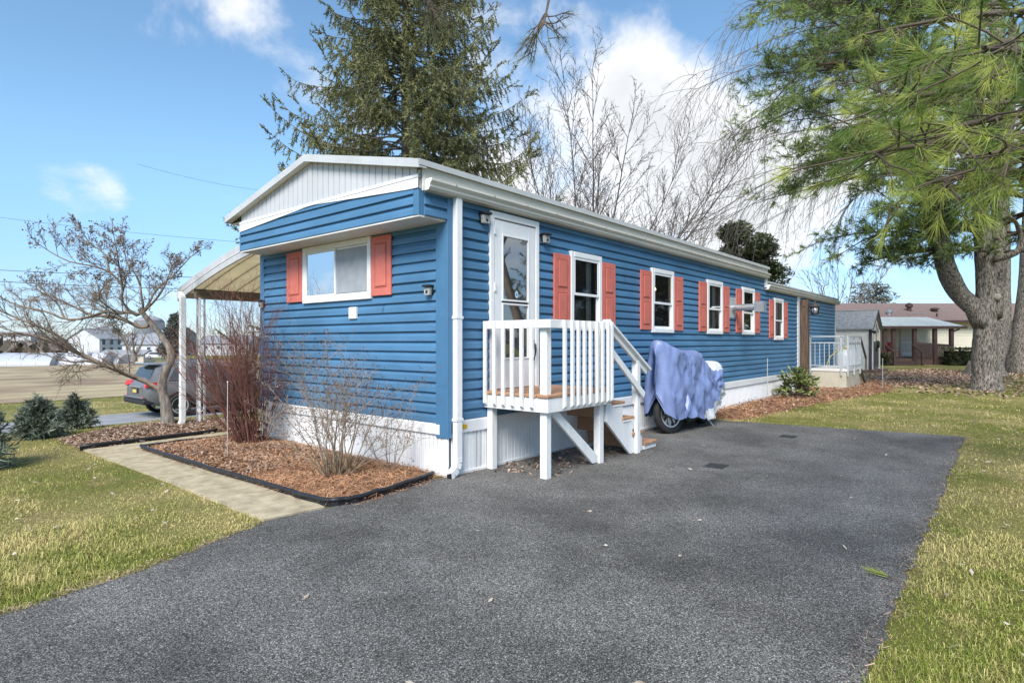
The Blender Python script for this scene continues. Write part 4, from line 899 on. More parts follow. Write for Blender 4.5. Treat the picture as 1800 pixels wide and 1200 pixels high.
# ------------------------------------------------------------ parked SUV
def make_suv():
    t = thing('parked_car', 'dark grey SUV parked on the lane behind the carport', 'car', (1.85, 15.55, -0.794))
    PAINT = mat('grey_car_paint', (0.13, 0.135, 0.145), 0.28, 0.04, 3, spec=0.6); CLAD = mat('black_cladding', (0.025, 0.026, 0.028), 0.6)
    TINT = glass('car_glass', (0.015, 0.016, 0.018), 0.12, 0.85)
    # sections: x, floor, belt height, top height, half width, half top width
    S_ = [(0.02, 0.52, 0.90, 0.92, 0.78, 0.70), (0.10, 0.45, 1.02, 1.06, 0.87, 0.78), (0.35, 0.36, 1.04, 1.50, 0.905, 0.66), (0.60, 0.33, 1.04, 1.60, 0.915, 0.63), (1.2, 0.30, 1.02, 1.655, 0.92, 0.63), (2.0, 0.29, 1.0, 1.66, 0.92, 0.64), (2.6, 0.29, 0.99, 1.60, 0.92, 0.64), (3.1, 0.29, 0.98, 1.30, 0.915, 0.68), (3.5, 0.31, 0.97, 1.03, 0.905, 0.74), (4.0, 0.33, 0.93, 0.96, 0.89, 0.72), (4.35, 0.38, 0.82, 0.85, 0.82, 0.66), (4.55, 0.48, 0.68, 0.70, 0.66, 0.55)]
    V = []; F = []
    for x, zf, zb, zt, w, wt in S_:
        h = [(w*0.86, zf), (w*0.985, zf+0.10), (w, (zf+zb)/2), (w*0.975, zb), (w*0.955, zb+0.02), (wt+0.03, zt-0.06), (wt*0.9, zt-0.01), (wt*0.4, zt)]
        V += [(x, -y, z) for y, z in h] + [(x, y, z) for y, z in h[::-1]]
    n = 16
    for i in range(len(S_)-1): F += [(i*n+j, i*n+(j+1) % n, (i+1)*n+(j+1) % n, (i+1)*n+j) for j in range(n)]
    o = np_mesh('body', V, np.array(F), PAINT, t, smooth=True)
    bm = bmesh.new(); bm.from_mesh(o.data); bm.faces.new([bm.verts[:][k] for k in range(n)]) if bm.verts.ensure_lookup_table() is None else None
    bm.verts.ensure_lookup_table(); bm.faces.new([bm.verts[(len(S_)-1)*n+k] for k in range(n)][::-1]); bmesh.ops.recalc_face_normals(bm, faces=bm.faces); bm.to_mesh(o.data); bm.free()
    def q(name, P, m, th=0.006):
        P = [Vector(p) for p in P]; nr = (P[1]-P[0]).cross(P[2]-P[0]).normalized(); c = sum(P, Vector())/len(P)
        if nr.dot(c-Vector((2.2, 0, 0.9))) < 0: nr = -nr
        b = MB(); i = b.pts([p+nr*th*3 for p in P]); j = b.pts([p-nr*0.03 for p in P]); k = len(P)
        b.f = [tuple(i+a for a in range(k)), tuple(j+a for a in range(k))[::-1]] + [(i+a, i+(a+1) % k, j+(a+1) % k, j+a) for a in range(k)]
        return b.build(name, m, t)
    def sy(z, zb=1.04, w=0.875, wt=0.69, zt=1.54): return w+(wt-w)*(z-zb)/(zt-zb)
    for s in (-1, 1):
        q('side_window', [(0.62, s*sy(1.10), 1.10), (1.18, s*sy(1.09), 1.09), (1.14, s*sy(1.50), 1.50), (0.86, s*sy(1.48), 1.48)], TINT)
        q('side_window', [(1.25, s*sy(1.09), 1.09), (2.05, s*sy(1.07), 1.07), (2.0, s*sy(1.53), 1.53), (1.22, s*sy(1.51), 1.51)], TINT)
        q('side_window', [(2.12, s*sy(1.07), 1.07), (3.05, s*sy(1.06), 1.06), (2.5, s*sy(1.50), 1.50), (2.09, s*sy(1.53), 1.53)], TINT)
        MB().box(0.55, 3.2, s*0.885-0.012, s*0.885+0.012, 1.045, 1.065).build('chrome_strip', STEEL, t)
        MB().bar((0.7, s*0.60, 1.69), (2.4, s*0.60, 1.70), 0.035).bar((0.75, s*0.6, 1.63), (0.75, s*0.6, 1.69), 0.035).bar((2.35, s*0.6, 1.65), (2.35, s*0.6, 1.70), 0.035).build('roof_rail', STEEL, t)
        for xc in (0.92, 3.58):
            m = MB(); P = [(xc+0.43*math.cos(a), 0.34+0.43*math.sin(a)) for a in [math.pi*k/14 for k in range(15)]]; Q = [(xc+0.36*math.cos(a), 0.34+0.36*math.sin(a)) for a in [math.pi*k/14 for k in range(15)]]
            m.prism(P+Q[::-1], 'y', s*0.87, s*0.938); m.build('wheel_arch', CLAD, t)
            m = MB(); m.prism(Q+[(xc-0.36, 0.26), (xc+0.36, 0.26)][::1], 'y', s*0.86, s*0.929); m.build('wheel_well', BLACK, t)
            wheel('wheel', (xc, s*0.86, 0.352), 0.352, 0.225, (0, 1, 0), t, spokes=5, rimm=mat('alloy', (0.62, 0.63, 0.64), 0.35, metal=0.5))
        q('tail_light', [(0.02, s*0.86, 0.93), (0.10, s*0.52, 0.98), (0.14, s*0.52, 1.10), (0.07, s*0.885, 1.07)], mat('red_lens', (0.62, 0.03, 0.03), 0.2, 0.1, 20), 0.012)
        q('tail_light', [(0.06, s*0.905, 0.95), (0.42, s*0.915, 1.02), (0.44, s*0.905, 1.07), (0.09, s*0.90, 1.075)], mat('red_lens', (0.62, 0.03, 0.03)), 0.012)
        MB().box(-0.05, 0.01, s*0.70-0.09, s*0.70+0.09, 0.60, 0.65).build('reflector', mat('red_lens', (0.62, 0.03, 0.03)), t)
        MB().box(2.55, 2.75, s*1.0-0.09, s*1.0+0.09, 1.06, 1.2).build('mirror', PAINT, t, 0.03)
    q('rear_window', [(0.165, -0.70, 1.10), (0.165, 0.70, 1.10), (0.345, 0.60, 1.48), (0.345, -0.60, 1.48)], TINT, 0.010)
    MB().box(0.14, 0.52, -0.62, 0.62, 1.575, 1.62).build('spoiler', PAINT, t, 0.015)
    MB().box(-0.06, 0.30, -0.84, 0.84, 0.42, 0.58).build('bumper', CLAD, t, 0.04); MB().box(-0.075, 0.10, -0.80, 0.80, 0.585, 0.64).build('bumper_step', PAINT, t, 0.02)
    MB().box(-0.005, 0.03, -0.24, 0.24, 0.74, 0.88).build('plate_recess', CLAD, t); MB().box(-0.02, -0.006, -0.15, 0.15, 0.75, 0.85).build('number_plate', mat('plate_yellow', (0.6, 0.5, 0.15), 0.5), t)
    MB().box(0.0, 0.05, -0.5, 0.5, 0.91, 0.95).build('tailgate_trim', STEEL, t)
    MB().box(0.9, 3.6, -0.84, 0.84, 0.24, 0.31).build('underbody', BLACK, t)
    q('windscreen', [(2.66, -0.60, 1.55), (2.66, 0.60, 1.55), (3.42, 0.72, 1.09), (3.42, -0.72, 1.09)], TINT, 0.012)
    for s in (-1, 1): q('headlight', [(4.15, s*0.86, 0.78), (4.40, s*0.74, 0.72), (4.36, s*0.74, 0.82), (4.12, s*0.85, 0.88)], mat('clear_lens', (0.6, 0.62, 0.65), 0.15), 0.012)
    return t
make_suv()
# ------------------------------------------------------------ shed
shed = thing('garden_shed', 'grey resin garden shed with gabled roof and arched dark doors', 'shed', (28.2, 0.33, 0))
SHW = mat('shed_wall', (0.74, 0.70, 0.63), 0.7, 0.05, 4); SHR = mat('shed_roof', (0.30, 0.30, 0.30), 0.85, 0.25, 9, bump=0.3, bscale=25); SHD = mat('shed_trim', (0.075, 0.07, 0.075), 0.6)
SL, SW_, SE, SR = 3.4, 2.5, 2.13, 2.98
m = MB(); z = 0.14
while z < SE-0.02:
    m.prism([(0.0, z), (0.0, min(z+0.085, SE)), (0.012, min(z+0.085, SE)), (0.012, z)], 'z', 0, 1) if False else None
    m.box(-0.014, 0.0, 0.0, SL, z, z+0.078); z += 0.085
m.box(0.0, SW_, 0.0, SL, 0.14, SE); m.build('wall', SHW, shed)
MB().prism([(0.0, SE), (SW_, SE), (SW_/2, SR)], 'y', -0.004, SL).build('gable', SHW, shed)
ro = MB().prism([(-0.13, SE-0.06), (SW_/2, SR+0.02), (SW_+0.13, SE-0.06), (SW_+0.13, SE), (SW_/2, SR+0.085), (-0.13, SE)], 'y', -0.14, SL+0.1).build('roof', SHR, shed)
MB().prism([(-0.14, SE-0.09), (SW_/2, SR-0.01), (SW_+0.14, SE-0.09), (SW_+0.14, SE-0.0), (SW_/2, SR+0.09), (-0.14, SE)], 'y', -0.165, -0.1415).build('barge_board', SHD, ro)
MB().box(SW_/2-0.07, SW_/2+0.07, -0.16, SL+0.1, SR+0.075, SR+0.10).build('ridge_cap', GREYMET, ro)
MB().box(-0.20, SW_+0.2, -0.35, SL, 0.0, 0.138).build('base', mat('shed_base', (0.20, 0.12, 0.09), 0.9, 0.3, 5), shed)
MB().box(-0.04, 0.12, -0.05, 0.06, 0.14, SE-0.03).build('corner_post', SHD, shed); MB().box(SW_-0.12, SW_+0.02, -0.05, 0.06, 0.14, SE-0.03).build('corner_post', SHW, shed)
for s in (0, 1):
    x0 = 0.45+s*0.81; x1 = x0+0.79
    d = MB().box(x0, x1, -0.05, -0.006, 0.2, 1.95).build('door', mat('shed_door', (0.16, 0.155, 0.165), 0.6, 0.1, 6), shed)
    for k in range(3): MB().box(x0+0.07+k*0.24, x0+0.24+k*0.24, -0.056, -0.0505, 0.3, 1.4).build('door_panel', SHD, d)
    MB().prism([(x0+0.08, 1.5), (x1-0.08, 1.5), (x1-0.08, 2.05 if s == 0 else 1.95), (x0+0.08, 1.95 if s == 0 else 2.05)], 'y', -0.06, -0.051).build('door_window', glass('shed_glass', (0.05, 0.06, 0.07), 0.15, 0.8), d)
    MB().box(x0+(0.70 if s == 0 else 0.05), x0+(0.74 if s == 0 else 0.09), -0.08, -0.051, 1.0, 1.2).build('handle', BLACK, d)
MB().prism([(0.32, 0.14), (0.44, 0.14), (0.44, 1.96), (SW_/2, 2.42), (SW_-0.44, 1.96), (SW_-0.44, 0.14), (SW_-0.32, 0.14), (SW_-0.32, 2.02), (SW_/2, 2.60), (0.32, 2.02)], 'y', -0.066, -0.006).build('door_surround', SHW, shed)
wr = MB(); wr.tube([(1.62+0.15*math.cos(k*math.pi/8), -0.10, 1.35+0.15*math.sin(k*math.pi/8)) for k in range(17)], 0.045, 8); 
wo_ = thing('door_wreath', 'small dark green wreath hanging on the shed doors', 'wreath', (28.2, 0.33, 0)); wr.build('ring', mat('wreath_green', (0.02, 0.035, 0.02), 0.9, 0.4, 30), wo_)
sl = thing('flood_light', 'small dark twin flood light under the shed eave', 'flood light', (28.08, 0.25, 1.98))
for dx in (-0.10, 0.06): MB().tube([(dx, -0.02, 0), (dx, -0.16, -0.05)], [0.05, 0.075], 10).build('lamp_head', BLACK, sl)
MB().box(-0.14, 0.1, -0.02, 0.06, -0.02, 0.06).build('bracket', BLACK, sl)

# ------------------------------------------------------------ neighbour's house (faces the camera)
NR = R(-50); NOX, NOY = 41.4, 4.31
nb_ = thing('neighbour_house', 'long cream ranch house with brown shingle roof behind the shed', 'house', (NOX, NOY, -0.05), NR)
# local x runs right, local y away from the viewer
NCRM = mat('cream_siding', (0.76, 0.71, 0.57), 0.6, 0.04, 4); NROOF = mat('brown_shingles', (0.215, 0.150, 0.130), 0.9, 0.22, 5, stretch=(1, 3, 3), detail=8); NBRN = mat('brown_trim', (0.075, 0.045, 0.04), 0.6, 0.2, 5)
NX0, NX1 = -9.0, 17.0
m = MB(); m.box(NX0, NX1, 0.0, 7.0, 0.0, 3.0)
z = 0.3
while z < 2.95: m.prism([(-0.028, z), (-0.012, z+0.20), (0.0, z+0.20), (0.0, z)], 'x', NX0, NX1); z += 0.205
m.build('wall', NCRM, nb_)
rf = MB().prism([(-0.6, 3.0), (3.5, 4.42), (7.6, 3.0), (7.6, 2.90), (3.5, 4.30), (-0.6, 2.90)], 'x', NX0-0.3, NX1+0.3).build('roof', NROOF, nb_)
MB().box(NX0-0.32, NX1+0.32, -0.66, -0.59, 2.84, 3.0).build('fascia', NBRN, rf); MB().box(NX0, NX1, -0.6, 0.0, 2.85, 2.88).build('soffit', NCRM, rf)
def vent(x, y, z, r, h, m_, nm): 
    a = MB(); a.lathe((x, y, z), [(r*0.6, -0.15), (r*0.6, h*0.4), (r, h*0.45), (r, h*0.8), (r*0.3, h)], 12); a.build(nm, m_, rf)
vent(6.0, 1.6, 3.78, 0.24, 0.55, NBRN, 'roof_vent'); vent(7.7, 1.4, 3.70, 0.28, 0.28, NBRN, 'roof_vent'); vent(4.0, 0.7, 3.45, 0.22, 0.35, STEEL, 'roof_vent'); vent(7.0, 0.2, 3.28, 0.07, 0.25, NBRN, 'vent_stack')
MB().box(5.5, 6.7, 0.9, 1.5, 3.55, 3.57).build('vent_flashing', GREYMET, rf)
# porch
PX0, PX1, PY = 0.3, 6.15, -3.2
for k in range(9):
    x0 = PX0+k*(PX1-PX0)/9; x1 = x0+(PX1-PX0)/9
    MB().prism([(PY-0.2, 2.50), (-0.03, 3.2), (-0.03, 3.24), (PY-0.2, 2.54)], 'x', x0+0.02, x1-0.02).build('porch_roof_panel', mat('porch_roof_white', (0.46, 0.49, 0.45), 0.5, 0.12, 1.5, stretch=(3, 0.4, 1)), nb_)
MB().box(PX0-0.1, PX1+0.15, PY-0.28, PY-0.2, 2.36, 2.53).build('porch_fascia', NBRN, nb_); MB().box(PX1+0.05, PX1+0.12, PY-0.2, -0.7, 2.40, 2.55).build('porch_fascia', NBRN, nb_)
for x in (0.5, 1.2, 1.75, 3.1, 4.4, 5.46): MB().box(x-0.10, x+0.10, PY-0.12, PY+0.08, 0.0, 2.50).build('porch_post', NBRN, nb_)
MB().box(PX0, PX1, PY, 0.0, 0.0, 0.45).build('porch_floor', mat('porch_boards', (0.10, 0.065, 0.05), 0.8, 0.3, 4), nb_)
for k in range(2): MB().box(1.25, 2.95, PY-0.35-k*0.3, PY-0.05-k*0.3, 0.0, 0.30-k*0.15).build('porch_step', NBRN, nb_)
MB().bar((3.1, PY, 1.42), (5.46, PY, 1.28), 0.10, 0.16).build('porch_rail', NBRN, nb_); MB().bar((3.1, PY, 0.52), (5.46, PY, 0.52), 0.08, 0.10).build('porch_rail', NBRN, nb_)
m = MB()
for k in range(34):
    x = 2.4+k*0.125
    for s in (-1, 1):
        xa, xb = x, x+0.85*s; 
        p, q_ = Vector((xa, PY+0.05*s, 0.55)), Vector((xb, PY+0.05*s, 1.32)); d = q_-p
        t0, t1 = 0.0, 1.0
        for lo_, hi_ in ((3.18, 5.40),):
            if abs(d.x) > 1e-6:
                ta, tb = (lo_-p.x)/d.x, (hi_-p.x)/d.x; t0, t1 = max(t0, min(ta, tb)), min(t1, max(ta, tb))
        if t1 > t0+0.02: m.bar(p+d*t0, p+d*t1, 0.05, 0.02, up=(0, 1, 0))
m.build('lattice', NBRN, nb_)
for s in (0, 1): MB().bar((1.22+s*1.75, PY-0.02, 1.35), (1.22+s*1.75, PY-0.95, 0.85), 0.09, 0.10).bar((1.22+s*1.75, PY-0.95, 0.0), (1.22+s*1.75, PY-0.95, 0.92), 0.12).build('stair_rail', NBRN, nb_)
d = MB().box(4.22, 5.32, -0.08, -0.032, 0.47, 2.62).build('door', mat('door_cream', (0.55, 0.53, 0.46), 0.5, 0.05), nb_)
MB().box(4.30, 5.24, -0.11, -0.081, 0.52, 2.55).build('screen_door', mat('screen_door', (0.62, 0.61, 0.56), 0.5, 0.08, 4, stretch=(12, 1, 1)), d); MB().box(4.30, 5.24, -0.125, -0.111, 1.45, 1.52).build('door_bar', WHITE, d); MB().box(4.37, 5.17, -0.12, -0.111, 0.56, 0.82).build('kick_plate', WHITE, d)
MB().box(1.6, 2.7, -0.07, -0.03, 1.3, 2.45).build('window', glass('nb_glass', (0.1, 0.1, 0.1), 0.15, 0.8), nb_)
pd = MB(); pd.tube([(6.0, PY-0.05, 2.48), (5.98, PY-0.02, 2.36), (5.8, PY+0.0, 2.26), (5.58, PY, 2.18)], 0.05, 8); pd.build('downspout', NBRN, nb_)
for k, (x, w) in enumerate(((9.5, 1.1), (13.5, 1.2))): MB().box(x, x+w, -0.08, -0.03, 1.2, 2.4).build('window', glass('nb_glass2', (0.1, 0.11, 0.12), 0.2, 0.8), nb_)
def nbw(x, y, z): c_, s_ = math.cos(NR), math.sin(NR); return (NOX+x*c_-y*s_, NOY+x*s_+y*c_, z-0.05)
def chair(x, y, label):
    t = thing('porch_chair', label, 'chair', nbw(x, y, 0.45), NR)
    RED = mat('red_plastic', (0.55, 0.025, 0.03), 0.4, 0.06, 5)
    MB().box(-0.27, 0.27, -0.25, 0.25, 0.40, 0.44).build('seat', RED, t, 0.01); MB().prism([(0.22, 0.42), (0.27, 0.42), (0.40, 1.05), (0.35, 1.05)], 'x', -0.27, 0.27).build('backrest', RED, t)
    for sx in (-0.24, 0.24):
        for sy_ in (-0.22, 0.22): MB().box(sx-0.02, sx+0.02, sy_-0.02, sy_+0.02, 0, 0.40).build('leg', RED, t)
        MB().box(sx-0.03, sx+0.03, -0.25, 0.25, 0.62, 0.65).build('armrest', RED, t)
chair(1.9, -1.5, 'red plastic chair on the neighbour porch nearest the shed'); chair(3.0, -1.3, 'red plastic chair beside the cream porch door')
# ------------------------------------------------------------ far buildings on the left
FW = mat('far_white', (0.58, 0.59, 0.62), 0.6, 0.06, 1); FG = mat('far_grey_roof', (0.26, 0.27, 0.29), 0.8, 0.15, 1); FGL = mat('far_window', (0.08, 0.09, 0.11), 0.3)
CAMP = Vector((-4.544, -4.739, 1.5)); FWD = Vector((0.766, 0.643, 0)); RGT = Vector((0.643, -0.766, 0))
def cw(px, py, d): return CAMP + FWD*d + RGT*((px-900)/1040*d) + Vector((0, 0, -(py-600)/1040*d))
def far_house(px, pyb, d, w, h, rh, dep, label, rz=0.0, wall=FW, rm=FG, nw=4, name='farm_house', cat='house', chim=False):
    p = cw(px, pyb, d); p.z -= 0.4
    t = thing(name, label, cat, p, R(-50)+rz)
    MB().box(-w/2, w/2, 0, dep, 0, h+0.4).build('wall', wall, t)
    r_ = MB().prism([(-0.4, h+0.35), (dep/2, h+rh+0.4), (dep+0.4, h+0.35), (dep+0.4, h+0.5), (dep/2, h+rh+0.6), (-0.4, h+0.5)], 'x', -w/2-0.3, w/2+0.3).build('roof', rm, t)
    MB().prism([(0, h+0.4), (dep/2, h+rh+0.4), (dep, h+0.4)], 'x', -w/2+0.01, w/2-0.01).build('gable', wall, t)
    if chim: MB().box(w*0.2, w*0.2+0.8, dep/2-0.4, dep/2+0.4, h, h+rh+1.5).build('chimney', mat('brick', (0.3, 0.16, 0.12), 0.9), r_)
    for k in range(nw):
        x = -w/2+w*(k+0.5)/nw
        for zz_ in ([0.45*h] if h < 4 else [0.25*h, 0.68*h]): 
            o = MB().box(x-0.55, x+0.55, -0.08, -0.01, 0.4+zz_, 0.4+zz_+min(1.5, h*0.35)).build('window', FW, t); MB().box(x-0.42, x+0.42, -0.12, -0.081, 0.52+zz_, 0.3+zz_+min(1.5, h*0.35)).build('pane', FGL, o)
    return t
far_house(196, 628, 150, 7, 4.6, 2.6, 9, 'white two storey farmhouse with end gable toward the field', rz=R(80), nw=3)
far_house(262, 624, 145, 13, 2.6, 2.2, 8, 'low white farm building with grey roof right of the farmhouse', nw=5)
far_house(215, 636, 118, 8.5, 1.5, 0.7, 3.5, 'small pale low shed at the edge of the brown field', nw=2, name='field_shed', cat='shed', wall=mat('pale_tan', (0.55, 0.5, 0.42), 0.7))
far_house(275, 604, 190, 12, 2.5, 2.8, 14, 'grey roofed barn behind the far silos', nw=0, wall=FG, name='barn', cat='barn')
far_house(22, 597.5, 260, 16, 2.0, 1.6, 9, 'pale long house on the far left horizon', nw=5, wall=mat('far_pale', (0.55, 0.57, 0.58), 0.7))
far_house(395, 622, 170, 14, 3.0, 2.2, 8, 'white low house seen through the carport posts', nw=4)
for (px, d, w, h, lb) in ((35, 105, 13, 2.3, 'grey plastic hoop house at the far left of the field'), (105, 108, 17, 2.5, 'bright white plastic hoop house behind the field'), (160, 112, 12, 2.2, 'white plastic hoop house nearest the farmhouse')):
    p = cw(px, 641, d); t = thing('hoop_house', lb, 'hoop house', p, R(-50)+R(12), 'hoop houses behind the field')
    m = MB(); m.prism([(4*math.cos(a), h*math.sin(a)-0.3) for a in [math.pi*k/14 for k in range(15)]], 'x', -w/2, w/2); m.build('cover', mat('hoop_plastic' if px > 50 else 'hoop_grey', (0.52, 0.52, 0.55) if px > 50 else (0.42, 0.44, 0.47), 0.5, 0.05, 1), t)
    MB().box(-w/2-0.06, -w/2-0.01, -1.2, 1.2, -0.3, h*0.75).build('end_door', FG, t)
    m = MB()
    for k in range(7): m.tube([(-w/2+w*k/6, 4.03*math.cos(a), (h+0.03)*math.sin(a)-0.3) for a in [math.pi*q/10 for q in range(11)]], 0.05, 5)
    m.build('hoop', FW, t)
for (px, pt, d, r_, lb) in ((187, 571, 215, 4.2, 'wide pale grey silo left of the barn on the horizon'), (263, 554, 195, 4.4, 'tall grey silo standing beside the barn on the horizon'), (152, 590, 230, 3.6, 'short domed grey silo farthest left on the horizon')):
    p = cw(px, 622, d); H_ = (622-pt)/1040*d; t = thing('silo', lb, 'silo', p, 0, 'silos on the horizon')
    m = MB(); m.smooth = True; m.lathe((0, 0, -1), [(r_, 0), (r_, H_-1.2), (r_+0.05, H_-1.15)], 20); m.build('silo_wall', mat('silo_grey', (0.36, 0.38, 0.42), 0.6, 0.1, 1), t)
    m = MB(); m.smooth = True; m.lathe((0, 0, -1), [(r_+0.05, H_-1.15), (r_*0.8, H_-0.1), (r_*0.4, H_+0.6), (0.3, H_+0.85)], 20); m.build('dome', FG, t)
vp = cw(275, 631, 112); wcar = thing('parked_car', 'small white car parked far off by the farm building', 'car', vp, R(-50))
MB().prism([(-2.1, 0.3), (2.1, 0.3), (2.15, 0.75), (1.2, 0.85), (0.6, 1.35), (-1.2, 1.4), (-1.9, 0.9), (-2.15, 0.8)], 'y', 0, 1.7).build('body', FW, wcar, 0.05)
MB().prism([(-1.5, 0.92), (1.0, 0.9), (0.55, 1.28), (-1.15, 1.32)], 'y', -0.02, 1.72).build('window', FGL, wcar)
for x in (-1.3, 1.3): wheel('wheel', (x, 0.02, 0.32), 0.32, 0.2, (0, 1, 0), wcar, spokes=5)
# power lines
WIRE = mat('wire', (0.05, 0.05, 0.055), 0.6)
def wire(px0, py0, px1, py1, d, label, r=0.018):
    a, b = cw(px0, py0, d), cw(px1, py1, d); a2 = a-(b-a)*0.6; b2 = b+(b-a)*0.35
    m = MB(); m.tube([a2.lerp(b2, k/24)-Vector((0, 0, 0.35*math.sin(math.pi*k/24))) for k in range(25)], r, 5)
    tag(m.build('power_line', WIRE), label, 'power line', 'power lines crossing on the left')
wire(0, 468, 460, 485, 45, 'upper of two thick power lines crossing the small bare tree', 0.022); wire(0, 488, 460, 506, 45, 'lower of two thick power lines crossing the small bare tree', 0.026)
wire(60, 383, 460, 424, 45, 'thin power line above the small bare tree', 0.012); wire(330, 305, 480, 333, 45, 'short thin wire reaching the roof edge high above the bare tree', 0.010)
# ------------------------------------------------------------ vegetation
BARK_G = mat('grey_bark', (0.16, 0.135, 0.115), 0.9, 0.35, 6, bump=0.5, bscale=30, stretch=(3, 3, 0.7), c2=(0.30, 0.265, 0.22))
BARK_P = mat('plated_bark', (0.095, 0.072, 0.056), 0.95, 0.5, 15, bump=1.0, bscale=24, stretch=(2.2, 2.2, 0.55), c2=(0.33, 0.295, 0.25), detail=8, lo=0.40, hi=0.62)
TWIG = mat('grey_twigs', (0.19, 0.165, 0.145), 0.9, 0.3, 2)
TWIG_B = mat('brown_twigs', (0.235, 0.18, 0.135), 0.9, 0.35, 3)
TWIG_R = mat('red_brown_twigs', (0.165, 0.060, 0.045), 0.85, 0.35, 3, c2=(0.30, 0.14, 0.105))
TWIG_T = mat('tan_twigs', (0.33, 0.26, 0.19), 0.85, 0.3, 5)
SPRUCE = mat('spruce_needles', (0.125, 0.145, 0.060), 0.75, 0.45, 0.9, c2=(0.34, 0.335, 0.15), attr='rnd', lo=0.3, hi=0.7, transl=0.15)
PINE = mat('pine_needles', (0.095, 0.165, 0.045), 0.6, 0.4, 0.7, c2=(0.36, 0.46, 0.13), attr='rnd', lo=0.3, hi=0.7, transl=0.25)
PINE_N = mat('near_pine_needles', (0.19, 0.33, 0.06), 0.5, 0.3, 1.6, c2=(0.70, 0.72, 0.18), attr='rnd', lo=0.32, hi=0.70, transl=0.45)
JUNIP = mat('blue_juniper', (0.085, 0.115, 0.075), 0.8, 0.4, 3, c2=(0.28, 0.33, 0.245), attr='rnd')
LEAFD = mat('dry_leaf', (0.20, 0.165, 0.135), 0.8, 0.4, 4)
HOLLY = mat('holly_leaf', (0.065, 0.090, 0.042), 0.45, 0.4, 0.6, c2=(0.25, 0.28, 0.16), attr='rnd')
RHODO = mat('rhododendron_leaf', (0.075, 0.125, 0.028), 0.4, 0.4, 4, c2=(0.34, 0.37, 0.13), attr='rnd')
HEDGE = mat('hedge_leaf', (0.040, 0.052, 0.020), 0.7, 0.4, 2, c2=(0.125, 0.14, 0.055), attr='rnd')

def seg_mesh(name, segs, m, parent, sides=4):
    """tapered limb pieces, all of one tree, as one mesh"""
    A = np.array([(*a, *b, r0, r1) for a, b, r0, r1 in segs], dtype=np.float64); n = len(A)
    p0, p1, r0, r1 = A[:, :3], A[:, 3:6], A[:, 6], A[:, 7]
    d = p1-p0; d /= np.maximum(np.linalg.norm(d, axis=1), 1e-9)[:, None]
    ref = np.where(np.abs(d[:, 2:3]) > 0.9, np.array([[1.0, 0, 0]]), np.array([[0, 0, 1.0]])); a = np.cross(d, ref); a /= np.linalg.norm(a, axis=1)[:, None]; b = np.cross(d, a)
    R0 = []; R1 = []
    for k in range(sides):
        t = 2*math.pi*k/sides; o = a*math.cos(t)+b*math.sin(t); R0.append(p0+o*r0[:, None]); R1.append(p1+o*r1[:, None])
    V = np.stack(R0+R1, 1).reshape(-1, 3); i = np.arange(n)*2*sides
    F = np.concatenate([np.column_stack([i+k, i+(k+1) % sides, i+sides+(k+1) % sides, i+sides+k]) for k in range(sides)])
    return np_mesh(name, V, F, m, parent, smooth=True)
def rvec(rg): return Vector((rg.gauss(0, 1), rg.gauss(0, 1), rg.gauss(0, 1)))
def limb(rg, p, d, L, r, lvl, P, out, tips, rend=0.25):
    """grow one limb and its side shoots.  P: per-level dict(n steps, jit, up, kids, ang, ratio)"""
    q = P[lvl]; n = q['n']; p = Vector(p); d = Vector(d).normalized(); pts = [p.copy()]; ds = [d.copy()]
    for k in range(n):
        d = (d + rvec(rg)*q['jit'] + Vector((0, 0, q['up']))).normalized(); p2 = p+d*(L/n)
        ra = r*(1-(1-rend)*k/n); rb = r*(1-(1-rend)*(k+1)/n); out.append((tuple(p), tuple(p2), ra, rb)); p = p2; pts.append(p.copy()); ds.append(d.copy())
    tips.append((p.copy(), d.copy(), lvl))
    if lvl+1 < len(P):
        sprout(rg, pts, ds, L, r, lvl, P, out, tips, rend)
def sprout(rg, pts, ds, L, r, lvl, P, out, tips, rend, t0=None):
    q = P[lvl]; kids = q['kids']; kids = int(kids) + (rg.random() < kids % 1); n = len(pts)-1
    lo = q.get('t0', 0.25) if t0 is None else t0
    for k in range(kids):
        t = lo+(1-lo)*((k+rg.random())/max(kids, 1)); f = min(t*n, n-1e-4); i = int(f); pp = pts[i].lerp(pts[i+1], f-i); dd = ds[min(i+1, n)]
        side = dd.cross(rvec(rg)); side = side.normalized() if side.length > 1e-4 else Vector((1, 0, 0))
        a = R(q['ang']*rg.uniform(0.65, 1.35)); nd = dd*math.cos(a)+side*math.sin(a)
        nl = L*q['ratio']*rg.uniform(0.6, 1.25)*(1-0.45*t); limb(rg, pp, nd, nl, max(r*(1-(1-rend)*t)*q.get('rk', 0.6), q.get('rmin', 0.002)), lvl+1, P, out, tips, rend)
def resample(P, step):
    P = [Vector(p) for p in smooth_path(P, 4)]; out = [P[0]]; 
    for p in P[1:]:
        if (p-out[-1]).length >= step: out.append(p)
    if (P[-1]-out[-1]).length > 1e-3: out.append(P[-1])
    return out
def needles(name, base, d, L, w, m, parent, rnd):
    """thin tapering blades: base points, unit directions, lengths, widths"""
    n = len(base); rs = np.random.RandomState(n % 9973); s = np.cross(d, rs.normal(size=(n, 3))); s /= np.maximum(np.linalg.norm(s, axis=1), 1e-6)[:, None]
    L = np.broadcast_to(L, (n,)); w = np.broadcast_to(w, (n,))
    V = np.stack([base-s*(w/2)[:, None], base+s*(w/2)[:, None], base+d*L[:, None]], 1).reshape(-1, 3)
    return np_mesh(name, V, np.arange(3*n).reshape(-1, 3), m, parent, rnd=np.repeat(rnd, 3))
